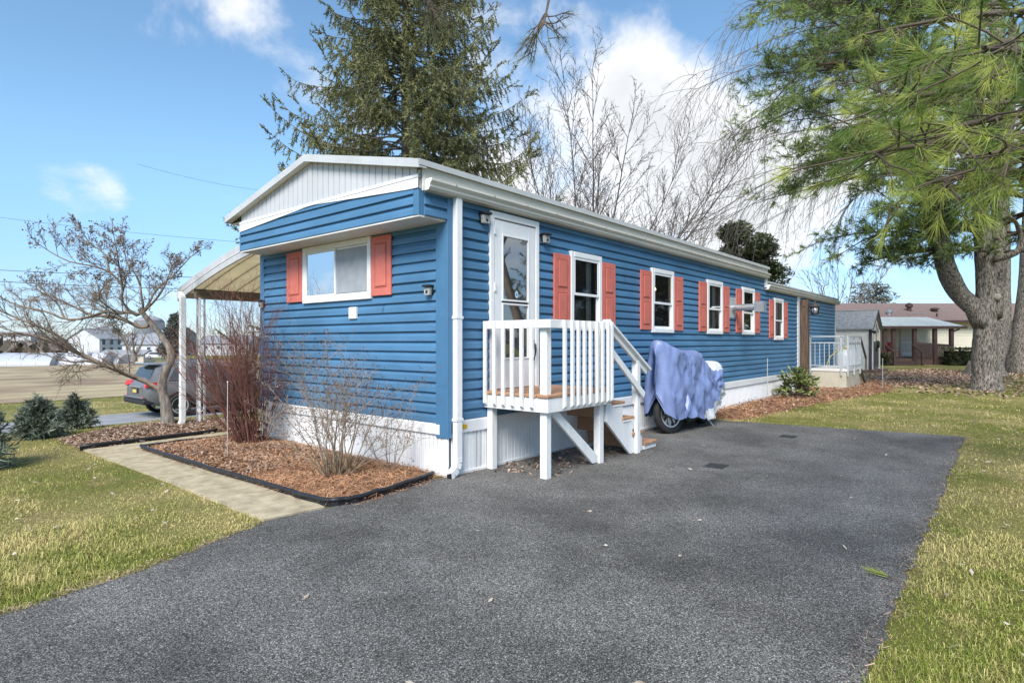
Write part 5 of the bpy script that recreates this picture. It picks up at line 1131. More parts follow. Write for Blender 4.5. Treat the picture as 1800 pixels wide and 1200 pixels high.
def leaves(name, c, d, s, L, w, m, parent, rnd, curl=0.0):
    """pointed four-cornered leaves: centre, along, side"""
    n = len(c); L = np.broadcast_to(L, (n,))[:, None]; w = np.broadcast_to(w, (n,))[:, None]
    V = np.stack([c-d*L/2, c+s*w/2+d*L*0.05, c+d*L/2, c-s*w/2+d*L*0.05], 1).reshape(-1, 3)
    return np_mesh(name, V, np.arange(4*n).reshape(-1, 4), m, parent, rnd=np.repeat(rnd, 4))
def unit(a): return a/np.maximum(np.linalg.norm(a, axis=-1, keepdims=True), 1e-9)

# ---- small bare tree with two leaning stems by the carport
def small_tree():
    base = Vector((-0.51, 6.42, 0.03)); t = thing('small_bare_tree', 'small bare ornamental tree with a leaning forked trunk left of the carport', 'tree', base)
    rg = random.Random(11); S_ = 10.26/1040
    def px(x, y, dep=0.0): return (RGT*((x-297)*S_*(1+dep/10.26)) + FWD*dep + Vector((0, 0, (752-y)*S_)))
    z5 = lambda x, y, dep=0.0: px(x*0.2167, 380+y*0.2167, dep)
    trunk = [px(297, 756), px(293, 720), px(286, 690), px(288, 664), px(301, 634), px(296, 612), px(280, 588), px(262, 566), px(246, 546)]
    tr = [0.105, 0.088, 0.080, 0.066, 0.062, 0.058, 0.052, 0.046, 0.04]
    L_ = [([px(286, 692), px(262, 674, -.05), px(235, 661, -.15), px(200, 642, -.3), px(165, 622, -.45), px(120, 600, -.6), px(75, 590, -.6), px(25, 592, -.5), px(-25, 600, -.4)], 0.05),
          ([px(200, 642, -.3), px(160, 637, -.1), px(120, 640, .2), px(70, 632, .4), px(30, 610, .6)], 0.026),
          ([px(165, 622, -.45), px(140, 590, -.7), px(100, 570, -.9), px(50, 545, -1.1), px(10, 520, -1.2)], 0.026),
          ([px(262, 576), px(235, 577, .2), px(205, 567, .4), px(165, 556, .6), px(125, 554, .8), px(85, 540, 1.0), px(45, 520, 1.1), px(5, 505, 1.2)], 0.040),
          ([z5(1120, 815), z5(1040, 790, .1), z5(900, 797, .2), z5(780, 782, .3), z5(640, 838, .2), z5(500, 845, .1), z5(390, 790, 0), z5(250, 758, -.1), z5(100, 700, -.2), z5(0, 600, -.3)], 0.036),
          ([z5(1115, 812), z5(1050, 760, -.1), z5(1046, 690, -.2), z5(1082, 620, -.3), z5(1062, 550, -.35), z5(1000, 485, -.4), z5(880, 445, -.5), z5(740, 420, -.6), z5(610, 350, -.7), z5(520, 280, -.8)], 0.028),
          ([z5(1135, 812), z5(1135, 740, .1), z5(1092, 650, .2), z5(1050, 510, .3), z5(930, 370, .4), z5(880, 250, .5), z5(820, 130, .6)], 0.028),
          ([z5(1140, 805), z5(1180, 730, .1), z5(1205, 600, .25), z5(1320, 455, .4), z5(1420, 310, .5), z5(1500, 240, .55)], 0.026),
          ([z5(1145, 806), z5(1240, 745, -.1), z5(1340, 690, -.25), z5(1450, 600, -.4), z5(1540, 440, -.5)], 0.028),
          ([z5(1082, 620, -.3), z5(1120, 500, -.5), z5(1150, 330, -.7), z5(1180, 190, -.9)], 0.020),
          ([z5(780, 782, .3), z5(700, 690, .6), z5(560, 600, .9), z5(420, 520, 1.1)], 0.022),
          ([z5(500, 845, .1), z5(380, 700, .3), z5(240, 630, .5), z5(100, 570, .6)], 0.018),
          ([z5(900, 797, .2), z5(860, 690, -.2), z5(960, 600, -.4), z5(990, 560, -.5)], 0.02),
          ([z5(1000, 485, -.4), z5(900, 330, -.2), z5(730, 230, 0), z5(640, 110, .1)], 0.02),
          ([px(235, 661, -.15), px(215, 640, .2), px(190, 600, .5), px(150, 580, .8)], 0.022)]
    rgn = random.Random(3); wb = [[rgn.uniform(0.86, 1.14) for _ in range(12)] for _ in range(80)]
    m = MB(); m.smooth = True; tp = resample(trunk, 0.05); m.tube(tp, [0.092-0.056*(k/(len(tp)-1))**0.8 + (0.05*math.exp(-k*0.7)) for k in range(len(tp))], 12, wob=lambda k, j: wb[k % 80][j])
    m.build('trunk', BARK_G, t)
    P = [dict(n=1, jit=0, up=0, kids=13, ang=44, ratio=0.36, t0=0.10, rmin=0.0050, rk=0.36), dict(n=6, jit=0.10, up=0.03, kids=10, ang=34, ratio=0.50, t0=0.12, rmin=0.0042, rk=0.55), dict(n=4, jit=0.13, up=0.04, kids=4.6, ang=34, ratio=0.55, t0=0.2, rmin=0.0032, rk=0.6), dict(n=3, jit=0.15, up=0.03, kids=0, ang=0, ratio=0)]
    out = []; tips = []
    for pts, r in L_:
        q = resample(pts, 0.10); n = len(q)-1; ds = []
        for k in range(n+1): ds.append((q[min(k+1, n)]-q[max(k-1, 0)]).normalized())
        for k in range(n): out.append((tuple(q[k]), tuple(q[k+1]), r*(1-0.8*k/n), r*(1-0.8*(k+1)/n)))
        L = sum((q[k+1]-q[k]).length for k in range(n)); P[0]['kids'] = 4+L*5.8
        sprout(rg, q, ds, min(L, 2.4), r, 0, P, out, tips, 0.3)
    seg_mesh('crown', out, TWIG_B, t, 3)
    rs = np.random.RandomState(4); tp = [p for p, d, l in tips if l >= 2 and p.z > 2.5 and rs.rand() < 0.11]
    c = np.repeat(np.array([tuple(p) for p in tp]), 4, 0) + rs.normal(0, 0.022, (4*len(tp), 3)); d = unit(rs.normal(size=c.shape)); s = unit(np.cross(d, rs.normal(size=c.shape)))
    leaves('dry_leaves', c, d, s, 0.045, 0.026, LEAFD, t, rs.rand(len(c)))
small_tree()

# ---- twiggy shrubs
def shrub(name, loc, label, n, h, spread, lean, m, P, r0, seed, base_r, sides=3):
    t = thing(name, label, 'shrub', loc); rg = random.Random(seed); out = []; tips = []
    for k in range(n):
        a = rg.uniform(0, 2*math.pi); b = base_r*math.sqrt(rg.random()); o = Vector((math.cos(a)*b, math.sin(a)*b, -0.03)); f = abs(rg.gauss(0, 0.55))
        d = Vector((math.cos(a)*spread*f+lean[0], math.sin(a)*spread*f+lean[1], 1.0)); limb(rg, o, d, h*rg.uniform(0.6, 1.08), r0*rg.uniform(0.7, 1.2), 0, P, out, tips)
    seg_mesh('twigs', out, m, t, sides); return t, tips
PS = [dict(n=7, jit=0.085, up=0.035, kids=9, ang=24, ratio=0.42, t0=0.25, rmin=0.0024), dict(n=4, jit=0.12, up=0.03, kids=3, ang=32, ratio=0.5, t0=0.2, rmin=0.0018), dict(n=3, jit=0.15, up=0.02, kids=0, ang=0, ratio=0)]
shrub('red_twig_bush', (-0.52, 3.42, 0.08), 'tall dense bush of bare reddish brown twigs at the left house corner', 105, 2.0, 0.60, (-0.13, 0.11), TWIG_R, PS, 0.0085, 21, 0.20)
PS2 = [dict(n=7, jit=0.10, up=0.02, kids=8.5, ang=38, ratio=0.42, t0=0.3, rmin=0.0022), dict(n=4, jit=0.15, up=0.0, kids=4, ang=42, ratio=0.5, t0=0.15, rmin=0.0016), dict(n=3, jit=0.18, up=0.0, kids=0, ang=0, ratio=0)]
t2, tp2 = shrub('bare_shrub', (-0.93, 0.72, 0.08), 'sparse bare tan shrub with dried seed heads before the white skirting', 34, 1.42, 0.95, (0.0, 0.08), TWIG_T, PS2, 0.0085, 22, 0.13)
rs = np.random.RandomState(8); c = np.array([tuple(p) for p, d, l in tp2 if rs.rand() < 0.75]); c = np.repeat(c, 3, 0)+rs.normal(0, 0.012, (3*len(c), 3)); d = unit(rs.normal(size=c.shape)); leaves('seed_heads', c, d, unit(np.cross(d, rs.normal(size=c.shape))), 0.026, 0.012, mat('seed_head', (0.10, 0.065, 0.06), 0.9, 0.4, 9, c2=(0.30, 0.2, 0.16)), t2, rs.rand(len(c)))
pts = []
for k in range(11):
    for q in range(9): pts.append((rs.normal(0, 0.14), rs.normal(0, 0.14), rs.uniform(0.0, 0.16)))
c = np.array(pts); d = unit(np.column_stack([c[:, 0], c[:, 1], np.abs(rs.normal(0.3, 0.3, len(c)))])); leaves('basal_leaves', c, d, unit(np.cross(d, rs.normal(size=c.shape))), 0.12, 0.022, mat('basal_leaf', (0.25, 0.17, 0.09), 0.9, 0.3, 9), t2, rs.rand(len(c)))
shrub('bare_shrub', (-0.42, 0.50, 0.07), 'small thin bare shrub nearest the downspout corner', 9, 0.80, 0.55, (0, 0), TWIG_T, PS2, 0.006, 23, 0.05)

# ---- evergreen shrubs
def conifer_bush(name, loc, h, w, n, m, label, seed, L=0.085, wid=0.02):
    t = thing(name, label, 'shrub', loc); rs = np.random.RandomState(seed); rg = random.Random(seed); out = []; B = []; D = []
    MB().tube([(0, 0, -0.05), (0, 0, h*0.8)], [0.035, 0.01], 6).build('trunk', BARK_G, t)
    for k in range(n):
        z = h*(1-math.sqrt(rg.random()))*0.95 + 0.04*h; a = rg.uniform(0, 2*math.pi); ln = w*(1-0.80*z/h)*rg.uniform(0.55, 1.12); el = rg.uniform(0.05, 0.55)
        d = Vector((math.cos(a)*math.cos(el), math.sin(a)*math.cos(el), math.sin(el))); p = Vector((0, 0, z*0.85)); st = 5
        for q in range(st):
            d2 = (d+rvec(rg)*0.12+Vector((0, 0, -0.04))).normalized(); p2 = p+d2*(ln/st); out.append((tuple(p), tuple(p2), 0.007*(1-q/st)+0.002, 0.007*(1-(q+1)/st)+0.002)); 
            if q > 0:
                for j in range(7): B.append(tuple(p.lerp(p2, rg.random()))); D.append(tuple((d2*0.8+rvec(rg)*0.55+Vector((0, 0, 0.12))).normalized()))
            p = p2; d = d2
    seg_mesh('branches', out, BARK_G, t, 3); B = np.array(B); needles('foliage', B, np.array(D), L*rs.uniform(0.6, 1.4, len(B)), wid, m, t, rs.rand(len(B)))
    return t
conifer_bush('juniper_bush', (-2.22, 6.85, 0.0), 0.76, 0.44, 300, JUNIP, 'left of two low blue green juniper bushes on the lawn', 41)
conifer_bush('juniper_bush', (-1.52, 7.75, -0.01), 0.70, 0.36, 250, JUNIP, 'right of two low blue green juniper bushes, nearer the lane', 42)
conifer_bush('blue_spruce_bush', (-3.30, 4.55, 0.0), 1.15, 0.48, 340, JUNIP, 'larger blue green conifer bush cut by the left frame edge', 43, 0.09, 0.018)
def leafy(name, loc, label, cat, m, n, fc, L, w, seed, per=8, up=0.5, group=None, stems=True):
    """whorls of leaves spread through a volume given by fc(rng) -> centre"""
    t = thing(name, label, cat, loc, 0, group); rs = np.random.RandomState(seed); C = np.array([fc(rs) for _ in range(n)])
    c = np.repeat(C, per, 0); a = rs.uniform(0, 2*math.pi, len(c)); el = rs.normal(up, 0.35, len(c)); d = np.column_stack([np.cos(a)*np.cos(el), np.sin(a)*np.cos(el), np.sin(el)]); s = unit(np.cross(d, rs.normal(0, 0.3, c.shape)+np.array([0, 0, 1.0])))
    LL = L*rs.uniform(0.6, 1.25, len(c)); leaves('foliage', c+d*(LL/2)[:, None], d, s, LL, w, m, t, np.clip(rs.rand(len(c))*0.6+np.repeat(rs.rand(n), per)*0.4, 0, 1))
    if stems: seg_mesh('stems', [((x*0.08, y*0.08, -0.05), (x, y, z), 0.012, 0.005) for x, y, z in C[::4]], BARK_G, t, 3)
    return t
def ell(rx, ry, rz, z0, shell=0.55):
    def f(rs):
        v = rs.normal(size=3); v /= np.linalg.norm(v); r = rs.uniform(shell, 1.0); k = 1+0.12*math.sin(5*math.atan2(v[1], v[0])+v[2]*4)
        return (v[0]*rx*r*k, v[1]*ry*r*k, z0+abs(v[2])*rz*r)
    return f
leafy('rhododendron', (11.6, -0.62, 0.05), 'yellow green broad leaved rhododendron against the white skirting', 'shrub', RHODO, 120, ell(0.62, 0.50, 0.72, 0.1), 0.17, 0.052, 51, 9, 0.25)
# neighbour's clipped hedges
def box_f(x0, x1, y0, y1, z1):
    def f(rs):
        p = [rs.uniform(x0, x1), rs.uniform(y0, y1), rs.uniform(0.05, z1)]; k = rs.randint(4)
        if k == 0: p[2] = z1*rs.uniform(0.93, 1.02)
        elif k < 3: p[1] = y0+rs.uniform(0, 0.12)
        return tuple(p)
    return f
hd = leafy('hedge', nbw(0, 0, 0), 'dark clipped hedge under the neighbour porch rail', 'hedge', HEDGE, 1500, box_f(4.5, 10.6, -4.5, -3.5, 1.12), 0.13, 0.07, 52, 5, 0.3, stems=False); hd.rotation_euler.z = NR
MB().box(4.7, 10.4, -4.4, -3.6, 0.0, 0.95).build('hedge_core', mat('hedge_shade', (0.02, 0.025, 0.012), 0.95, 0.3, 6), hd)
hd = leafy('hedge', nbw(0, 0, 0), 'short dark hedge between shed doors and porch steps', 'hedge', HEDGE, 260, box_f(-0.6, 1.0, -4.3, -3.5, 0.8), 0.13, 0.07, 53, 5, 0.3, stems=False); hd.rotation_euler.z = NR
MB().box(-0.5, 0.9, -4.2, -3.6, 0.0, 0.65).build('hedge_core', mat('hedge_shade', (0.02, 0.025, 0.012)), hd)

# ---- tall spruce behind the house
def spruce():
    base = Vector((16.3, 20.2, -0.9)); t = thing('spruce_tree', 'tall drooping spruce rising behind the roof of the blue house', 'tree', base); rg = random.Random(61); rs = np.random.RandomState(61)
    m = MB(); m.smooth = True; m.tube([(0, 0, 0), (0.05, 0, 8), (0, 0.1, 16), (0, 0, 33.5)], [0.42, 0.32, 0.22, 0.03], 10); m.build('trunk', BARK_P, t)
    out = []; B = []; D = []; z = 3.0
    while z < 33:
        f = (z-3)/30.5; reach = 10.0*(1-f)**0.95+0.3
        for k in range(7 if z < 22.5 else 3):
            if rg.random() < 0.18: continue
            a = rg.uniform(0, 2*math.pi); ln = reach*rg.uniform(0.55, 1.10); el0 = R(rg.uniform(-12, 18)) + 0.35*f
            p = Vector((0, 0, z+rg.uniform(-.3, .3))); st = max(5, int(ln/0.32)); d = Vector((math.cos(a)*math.cos(el0), math.sin(a)*math.cos(el0), math.sin(el0)))
            for q in range(st):
                tq = q/st; d = (d+rvec(rg)*0.05+Vector((0, 0, -0.055 if tq < 0.45 else 0.095))).normalized(); p2 = p+d*(ln/st); out.append((tuple(p), tuple(p2), 0.055*(1-tq)+0.008, 0.055*(1-(q+1)/st)+0.008))
                if tq > 0.22:
                    for sd in range(3 if z < 22.5 else 1):       # hanging sprays
                        hl = rg.uniform(0.3, 1.05)*(0.55+0.6*math.sin(math.pi*tq))*min(1, reach/3+0.3); side = d.cross(Vector((0, 0, 1)))*rg.uniform(-0.75, 0.75); hd_ = (side+d*rg.uniform(0.0, 0.5)+Vector((0, 0, -1))*rg.uniform(0.4, 1.1)).normalized()
                        if tq > 0.9: hd_ = (d+rvec(rg)*0.35).normalized()
                        nn = max(3, int(hl/0.085)); p0 = p.lerp(p2, rg.random())
                        for w_ in range(nn):
                            c = p0+hd_*(hl*w_/nn); 
                            for _ in range(4): B.append(tuple(c)); D.append(tuple((hd_*0.75+rvec(rg)*0.50).normalized()))
                p = p2
        z += 0.30
    seg_mesh('branches', out, BARK_P, t, 3); B = np.array(B); needles('needles', B, np.array(D), 0.155*rs.uniform(0.6, 1.4, len(B)), 0.054, SPRUCE, t, np.clip(rs.normal(0.45, 0.28, len(B)), 0, 1))
spruce()
SPR = bpy.data.objects['spruce_tree']
for (x, y) in ((32, -18.5), (52, -24), (64, -19.5)):  # unseen copies, added to block bright sky from the side window reflections
    c_ = copy_tree(SPR); c_.location = (x, y, 0); c_.rotation_euler.z = x; c_.scale = (0.8, 0.8, 0.6)
    tag(c_, 'spruce added out of view, mirrored in the side windows to darken them', 'tree', 'unseen spruces added to darken the side windows')

# ---- bare deciduous trees
def bare_tree(name, loc, label, stems, h, seed, P, m, sides=3, group=None, spread=0.35, r0=0.13, trunk_h=0.0):
    t = thing(name, label, 'tree', loc, 0, group); rg = random.Random(seed); out = []; tips = []
    if trunk_h: MB().tube([(0, 0, -0.3), (0, 0, trunk_h*0.5), (0.03, 0, trunk_h)], [r0*1.9, r0*1.5, r0*1.3], 10).build('trunk', BARK_G, t)
    for k in range(stems):
        a = 2*math.pi*k/stems+rg.uniform(-.4, .4); s = spread*rg.uniform(0.4, 1.3); limb(rg, (math.cos(a)*r0, math.sin(a)*r0, trunk_h*0.9-0.1), (math.cos(a)*s, math.sin(a)*s, 1), h*rg.uniform(0.75, 1.05), r0*rg.uniform(0.75, 1.1), 0, P, out, tips, 0.12)
    seg_mesh('crown', out, m, t, sides); return t, tips
TWIG_D = mat('dark_grey_twigs', (0.125, 0.105, 0.095), 0.9, 0.3, 2)
PB = [dict(n=12, jit=0.028, up=0.03, kids=14, ang=30, ratio=0.40, t0=0.2, rmin=0.02), dict(n=7, jit=0.06, up=0.06, kids=8, ang=32, ratio=0.45, t0=0.15, rmin=0.012), dict(n=5, jit=0.11, up=0.04, kids=5, ang=36, ratio=0.5, t0=0.15, rmin=0.008), dict(n=3, jit=0.14, up=0.02, kids=0, ang=0, ratio=0)]
bare_tree('bare_tree', (25.9, 15.2, -0.9), 'wide grey bare tree with many upright limbs behind the roof, right of the spruce', 15, 19.0, 71, [dict(PB[0], kids=21, up=0.022, jit=0.03, ang=34, ratio=0.30, rmin=0.022), dict(PB[1], kids=8, up=0.03, ratio=0.42, rmin=0.016), dict(PB[2], kids=4.6, rmin=0.0125), PB[3]], TWIG_D, 3, spread=0.72, r0=0.10, trunk_h=1.0)
bare_tree('bare_tree', (41, 16.5, -0.9), 'small bare tree top just showing over the middle of the roof', 4, 11.5, 72, [dict(PB[0], kids=8), dict(PB[1], kids=5), PB[2], PB[3]], TWIG, 3, spread=0.3, r0=0.14, trunk_h=1.0)
bare_tree('bare_tree', (74, 10.6, -0.5), 'far bare grey tree above the rear end of the blue house', 7, 10.0, 73, [dict(PB[0], kids=9, rmin=0.035), dict(PB[1], kids=6, rmin=0.03), dict(PB[2], kids=4, rmin=0.022), dict(PB[3])], TWIG, 3, spread=0.5, r0=0.17, trunk_h=1.5)
bare_tree('bare_tree', (13.5, -9.6, 0.0), 'bare tree mirrored in the glass of the storm door', 3, 11.0, 74, PB, TWIG_B, 3, spread=0.35, r0=0.26, trunk_h=2.2)
def round_tree(name, loc, label, r, h, n, L, w, m, seed, th, cat='tree', group=None, per=6):
    t = leafy(name, loc, label, cat, m, n, lambda rs, e=None: blob(rs, r, h, th), L, w, seed, per, 0.2, group, stems=False)
    rg = random.Random(seed); out = []; tips = []
    MB().tube([(0, 0, -0.4), (0, 0, th*0.6), (0, 0, th+h*0.5)], [r*0.09, r*0.07, r*0.02], 8).build('trunk', BARK_G, t)
    for k in range(22):
        a = rg.uniform(0, 6.28); limb(rg, (0, 0, th*0.7+h*0.5*rg.random()), (math.cos(a), math.sin(a), rg.uniform(0.2, 1.2)), r*0.9, r*0.025, 0, [dict(n=5, jit=0.1, up=0.05, kids=4, ang=40, ratio=0.5, rmin=0.015), dict(n=3, jit=0.12, up=0.03, kids=0, ang=0, ratio=0)], out, tips)
    seg_mesh('branches', out, BARK_G, t, 3); return t
BL = {}
def blob(rs, r, h, th):
    key = (r, h, th)
    if key not in BL: q = np.random.RandomState(int(r*100)); BL[key] = [(lambda t, a, k: (k*math.cos(a), k*math.sin(a), th+h*t, q.uniform(0.24, 0.38)*r))(*(lambda t: (t, q.uniform(0, 6.28), 0.72*r*math.sqrt(max(0.02, 1-((t-0.35)/0.62)**2))*q.uniform(0.35, 1.0)))(0.1+0.80*q.rand())) for _ in range(34)]
    x, y, z, s = BL[key][rs.randint(34)]; taper = 1.0
    v = rs.normal(size=3); v /= np.linalg.norm(v); q = s*rs.uniform(0.6, 1.05); return (x*taper+v[0]*q, y*taper+v[1]*q, z+v[2]*q*0.75)
round_tree('evergreen_tree', (38.2, 9.6, -0.4), 'dense dark broadleaf evergreen tree over the rear of the roof', 3.1, 9.3, 5200, 0.32, 0.15, HOLLY, 81, 1.4, per=5)
round_tree('hazy_tree', (82, 8.7, -0.5), 'far rounded grey green tree above the neighbour roof', 4.1, 8.6, 1100, 0.42, 0.16, mat('hazy_leaf', (0.17, 0.175, 0.12), 0.9, 0.3, 1, c2=(0.30, 0.285, 0.21), attr='rnd'), 82, 1.0)
fp = cw(308, 630, 112); conifer = thing('pine_tree', 'dark far pine tree beside the farm buildings, left of the carport downspout', 'tree', fp)
rs = np.random.RandomState(83); Cn = []
for _ in range(1500):
    z = rs.uniform(0.8, 8.2); rr = 3.1*(1-(z/9.2)**1.6)*math.sqrt(rs.uniform(0.15, 1)); a = rs.uniform(0, 6.28); Cn.append((rr*math.cos(a), rr*math.sin(a), z+rs.normal(0, 0.2)))
c = np.repeat(np.array(Cn), 4, 0); d = unit(rs.normal(size=c.shape)); needles('foliage', c, d, 0.55, 0.22, mat('far_pine', (0.055, 0.07, 0.06), 0.9, 0.4, 1, c2=(0.12, 0.14, 0.115), attr='rnd'), conifer, rs.rand(len(c)))
MB().tube([(0, 0, -0.5), (0, 0, 8)], [0.3, 0.05], 8).build('trunk', BARK_G, conifer)
fb = cw(236, 632, 105); bare_tree('bare_tree', tuple(fb), 'far small dark bare tree in front of the farm building', 3, 5.2, 75, [dict(PB[0], kids=8, rmin=0.045), dict(PB[1], kids=5, rmin=0.035), dict(PB[3])], TWIG, 3, spread=0.7, r0=0.30, trunk_h=1.4)
# far woods along the horizon: one mass
V = []; F = []; rs = np.random.RandomState(9); WB = []; WD = []
for k in range(6500):
    a = rs.uniform(0, 2*math.pi); dist = rs.uniform(330, 430); x, y = -4.5+math.cos(a)*dist, -4.7+math.sin(a)*dist
    hh = (3.0+6.5*(0.5+0.5*math.sin(a*9)*math.sin(a*23+1)))*rs.uniform(0.5, 1.1)
    for q in range(5): WB.append((x+rs.normal(0, 3.0), y+rs.normal(0, 3), -5+rs.uniform(0, hh))); WD.append((rs.normal(0, .5), rs.normal(0, .5), 1))
tag(needles('far_woods', np.array(WB), unit(np.array(WD)), 5.0, 3.0, mat('far_woods', (0.20, 0.165, 0.145), 1.0, 0.3, 0.03, c2=(0.30, 0.265, 0.245), attr='rnd'), None, rs.rand(len(WB))), 'hazy brown woods along the horizon', 'woods', kind='stuff')

# ---- pines on the right
def bark_trunk(m, P, r, n=20, seed=1):
    rg = random.Random(seed); pts = resample(P, 0.14); K = len(pts); ph = [rg.uniform(0, 6.28) for _ in range(n)]; ridge = [rg.uniform(-0.06, 0.06) for _ in range(n)]
    rr = [r[0]+(r[1]-r[0])*k/(K-1) for k in range(K)]
    m.tube(pts, rr, n, wob=lambda k, j: 1+ridge[j]+0.05*math.sin(k*0.9+ph[j]) + rg.uniform(-0.035, 0.035))
def tuft_arrays(rg, rs, pts, n, L, spread, droop):
    """needle tufts at twig ends: list of (point, direction)"""
    p = np.repeat(np.array([tuple(a) for a, _ in pts]), n, 0); d0 = np.repeat(np.array([tuple(b) for _, b in pts]), n, 0)
    d = unit(d0*1.0 + rs.normal(0, spread, p.shape) + np.array([0, 0, -droop])); b = p - d0*rs.uniform(0, 0.09, (len(p), 1))*(L/0.12)
    return b, d
def pine_bough(rg, p, d, L, r, out, tufts, sub=9, twig=5, droop=-0.02):
    st = max(5, int(L/0.45)); p = Vector(p); d = Vector(d).normalized(); pts = [p.copy()]; ds = [d.copy()]
    for q in range(st):
        d = (d+rvec(rg)*0.075+Vector((0, 0, droop))).normalized(); p2 = p+d*(L/st); out.append((tuple(p), tuple(p2), r*(1-0.85*q/st), r*(1-0.85*(q+1)/st))); p = p2; pts.append(p.copy()); ds.append(d.copy())
    tufts.append((p, d))
    for k in range(int(sub*L/3)):
        t = 0.25+0.75*rg.random(); f = min(t*st, st-1e-4); i = int(f); pp = pts[i].lerp(pts[i+1], f-i); dd = ds[i]; side = dd.cross(Vector((0, 0, 1))).normalized()*rg.choice((-1, 1))
        nd = (dd*rg.uniform(0.5, 1.0)+side*rg.uniform(0.4, 1.0)+Vector((0, 0, rg.uniform(-0.25, 0.35)))).normalized(); ln = L*rg.uniform(0.14, 0.34)*(1.15-0.6*t); pq = pp; st2 = 4; rr = max(r*0.3*(1-t*0.7), 0.006)
        for q in range(st2):
            nd = (nd+rvec(rg)*0.12+Vector((0, 0, 0.03))).normalized(); pn = pq+nd*(ln/st2); out.append((tuple(pq), tuple(pn), rr*(1-0.7*q/st2), rr*(1-0.7*(q+1)/st2)))
            if q > 0:
                for _ in range(twig):
                    td = (nd*rg.uniform(0.3, 1)+rvec(rg)*0.55+Vector((0, 0, 0.12))).normalized(); tl = rg.uniform(0.12, 0.35); b = pq.lerp(pn, rg.random()); e = b+td*tl
                    out.append((tuple(b), tuple(e), 0.005, 0.003)); tufts.append((e, td))
                    if rg.random() < 0.6: tufts.append((b.lerp(e, 0.55), td))
            pq = pn
        tufts.append((pq, nd))
def big_pine():
    base = Vector((18.9, -4.22, 0.0)); t = thing('pine_tree', 'huge forked pine with plated grey bark on the right lawn', 'tree', base); rg = random.Random(91); rs = np.random.RandomState(91); S_ = 18.3/1040
    def px(x, y, dep=0.0): return RGT*((x-1735)*S_)+FWD*dep+Vector((0, 0, (686-y)*S_-0.02))
    m = MB(); m.smooth = True
    bark_trunk(m, [px(1735, 692), px(1733, 660), px(1731, 620), px(1733, 575), px(1733, 535), px(1733, 480), px(1728, 420), px(1722, 340), px(1716, 200), px(1712, 0), px(1708, -160)], (0.36, 0.13), 26, 1)
    root = MB(); root.smooth = True
    root.lathe((0, 0, -0.1), [(0.52, 0.0), (0.45, 0.14), (0.40, 0.35), (0.35, 0.7)], 22)
    bark_trunk(m, [px(1728, 570), px(1712, 541), px(1690, 519), px(1668, 490, -.2), px(1652, 458, -.3), px(1638, 415, -.5), px(1622, 360, -.6), px(1600, 290, -.7), px(1580, 180, -.8), px(1570, 0, -.9)], (0.28, 0.07), 18, 2)
    bark_trunk(m, [px(1722, 545), px(1700, 512, .4), px(1687, 470, .6), px(1681, 425, .8), px(1674, 360, 1.0), px(1668, 240, 1.2), px(1660, 60, 1.3)], (0.28, 0.09), 18, 3)
    bark_trunk(m, [px(1742, 555), px(1756, 515, .2), px(1767, 475, .3), px(1775, 420, .4), px(1782, 340, .4), px(1795, 200, .4), px(1800, 20, .4)], (0.30, 0.10), 18, 4)
    m.build('trunk', BARK_P, t); root.build('root_flare', BARK_P, t)
    m = MB(); m.smooth = True; m.tube(resample([px(1735, 458, -.3), px(1752, 450, -.7), px(1757, 432, -.8), px(1748, 414, -.9), px(1728, 404, -1.2), px(1690, 402, -1.8)], 0.12), [0.10]*3+[0.08]*30, 10) if False else m.tube(smooth_path([px(1735, 458, -.3), px(1752, 450, -.7), px(1757, 432, -.8), px(1748, 414, -.9), px(1728, 404, -1.2), px(1690, 402, -1.8)], 3), [0.11-0.005*k for k in range(16)], 10); m.build('hooked_branch', BARK_P, t)
    m = MB(); m.smooth = True; kc = px(1741, 522, -0.24); m.lathe(tuple(kc), [(0.02, -0.12), (0.11, -0.08), (0.14, 0.0), (0.10, 0.07), (0.02, 0.10)], 12); m.build('burl', mat('pale_burl', (0.33, 0.30, 0.25), 0.9, 0.3, 12), t)
    out = []; tufts = []
    stems = [((1733, 480, 0), (1708, -160, 0)), ((1652, 458, -.3), (1570, 0, -.9)), ((1687, 470, .6), (1660, 60, 1.3)), ((1767, 475, .3), (1800, 20, .4))]
    # boughs: start on a stem, end towards a place in the crown
    ends = []
    for k in range(140):
        y = rg.uniform(-150, 480); lim = 1300 if y < 170 else (1370 if y < 330 else (1440 if y < 420 else 1540)); ends.append((rg.uniform(lim, 1640) if rg.random() < 0.72 else rg.uniform(1640, 1960), y))
    for (x, y) in ends:
        a, b = stems[rg.choice((0, 1, 1, 2, 2, 3)) if x < 1750 else 3]; f = rg.random(); ys = min(y+rg.uniform(-30, 60), 440); f = (a[1]-ys)/(a[1]-b[1]); f = min(max(f, 0.02), 1)
        p = px(a[0]+(b[0]-a[0])*f, ys, a[2]+(b[2]-a[2])*f); e = px(x, y, rg.uniform(-4.5, 3.0)); d = e-p; L = d.length
        pine_bough(rg, p, d+Vector((0, 0, 0.12*L)), L*1.03, 0.025+0.008*L, out, tufts, 9, 4, -0.030)
    seg_mesh('branches', out, mat('pine_branch', (0.085, 0.062, 0.05), 0.9, 0.3, 3), t, 3)
    b, d = tuft_arrays(rg, rs, tufts, 8, 0.13, 0.55, 0.05); rn = np.clip(np.repeat(rs.normal(0.42, 0.25, len(tufts)), 8)+rs.normal(0, 0.1, len(b)), 0, 1)
    needles('needles', b, d, 0.17*rs.uniform(0.7, 1.25, len(b)), 0.017, PINE, t, rn)
    print('big pine tufts', len(tufts), 'branch segs', len(out))
big_pine()
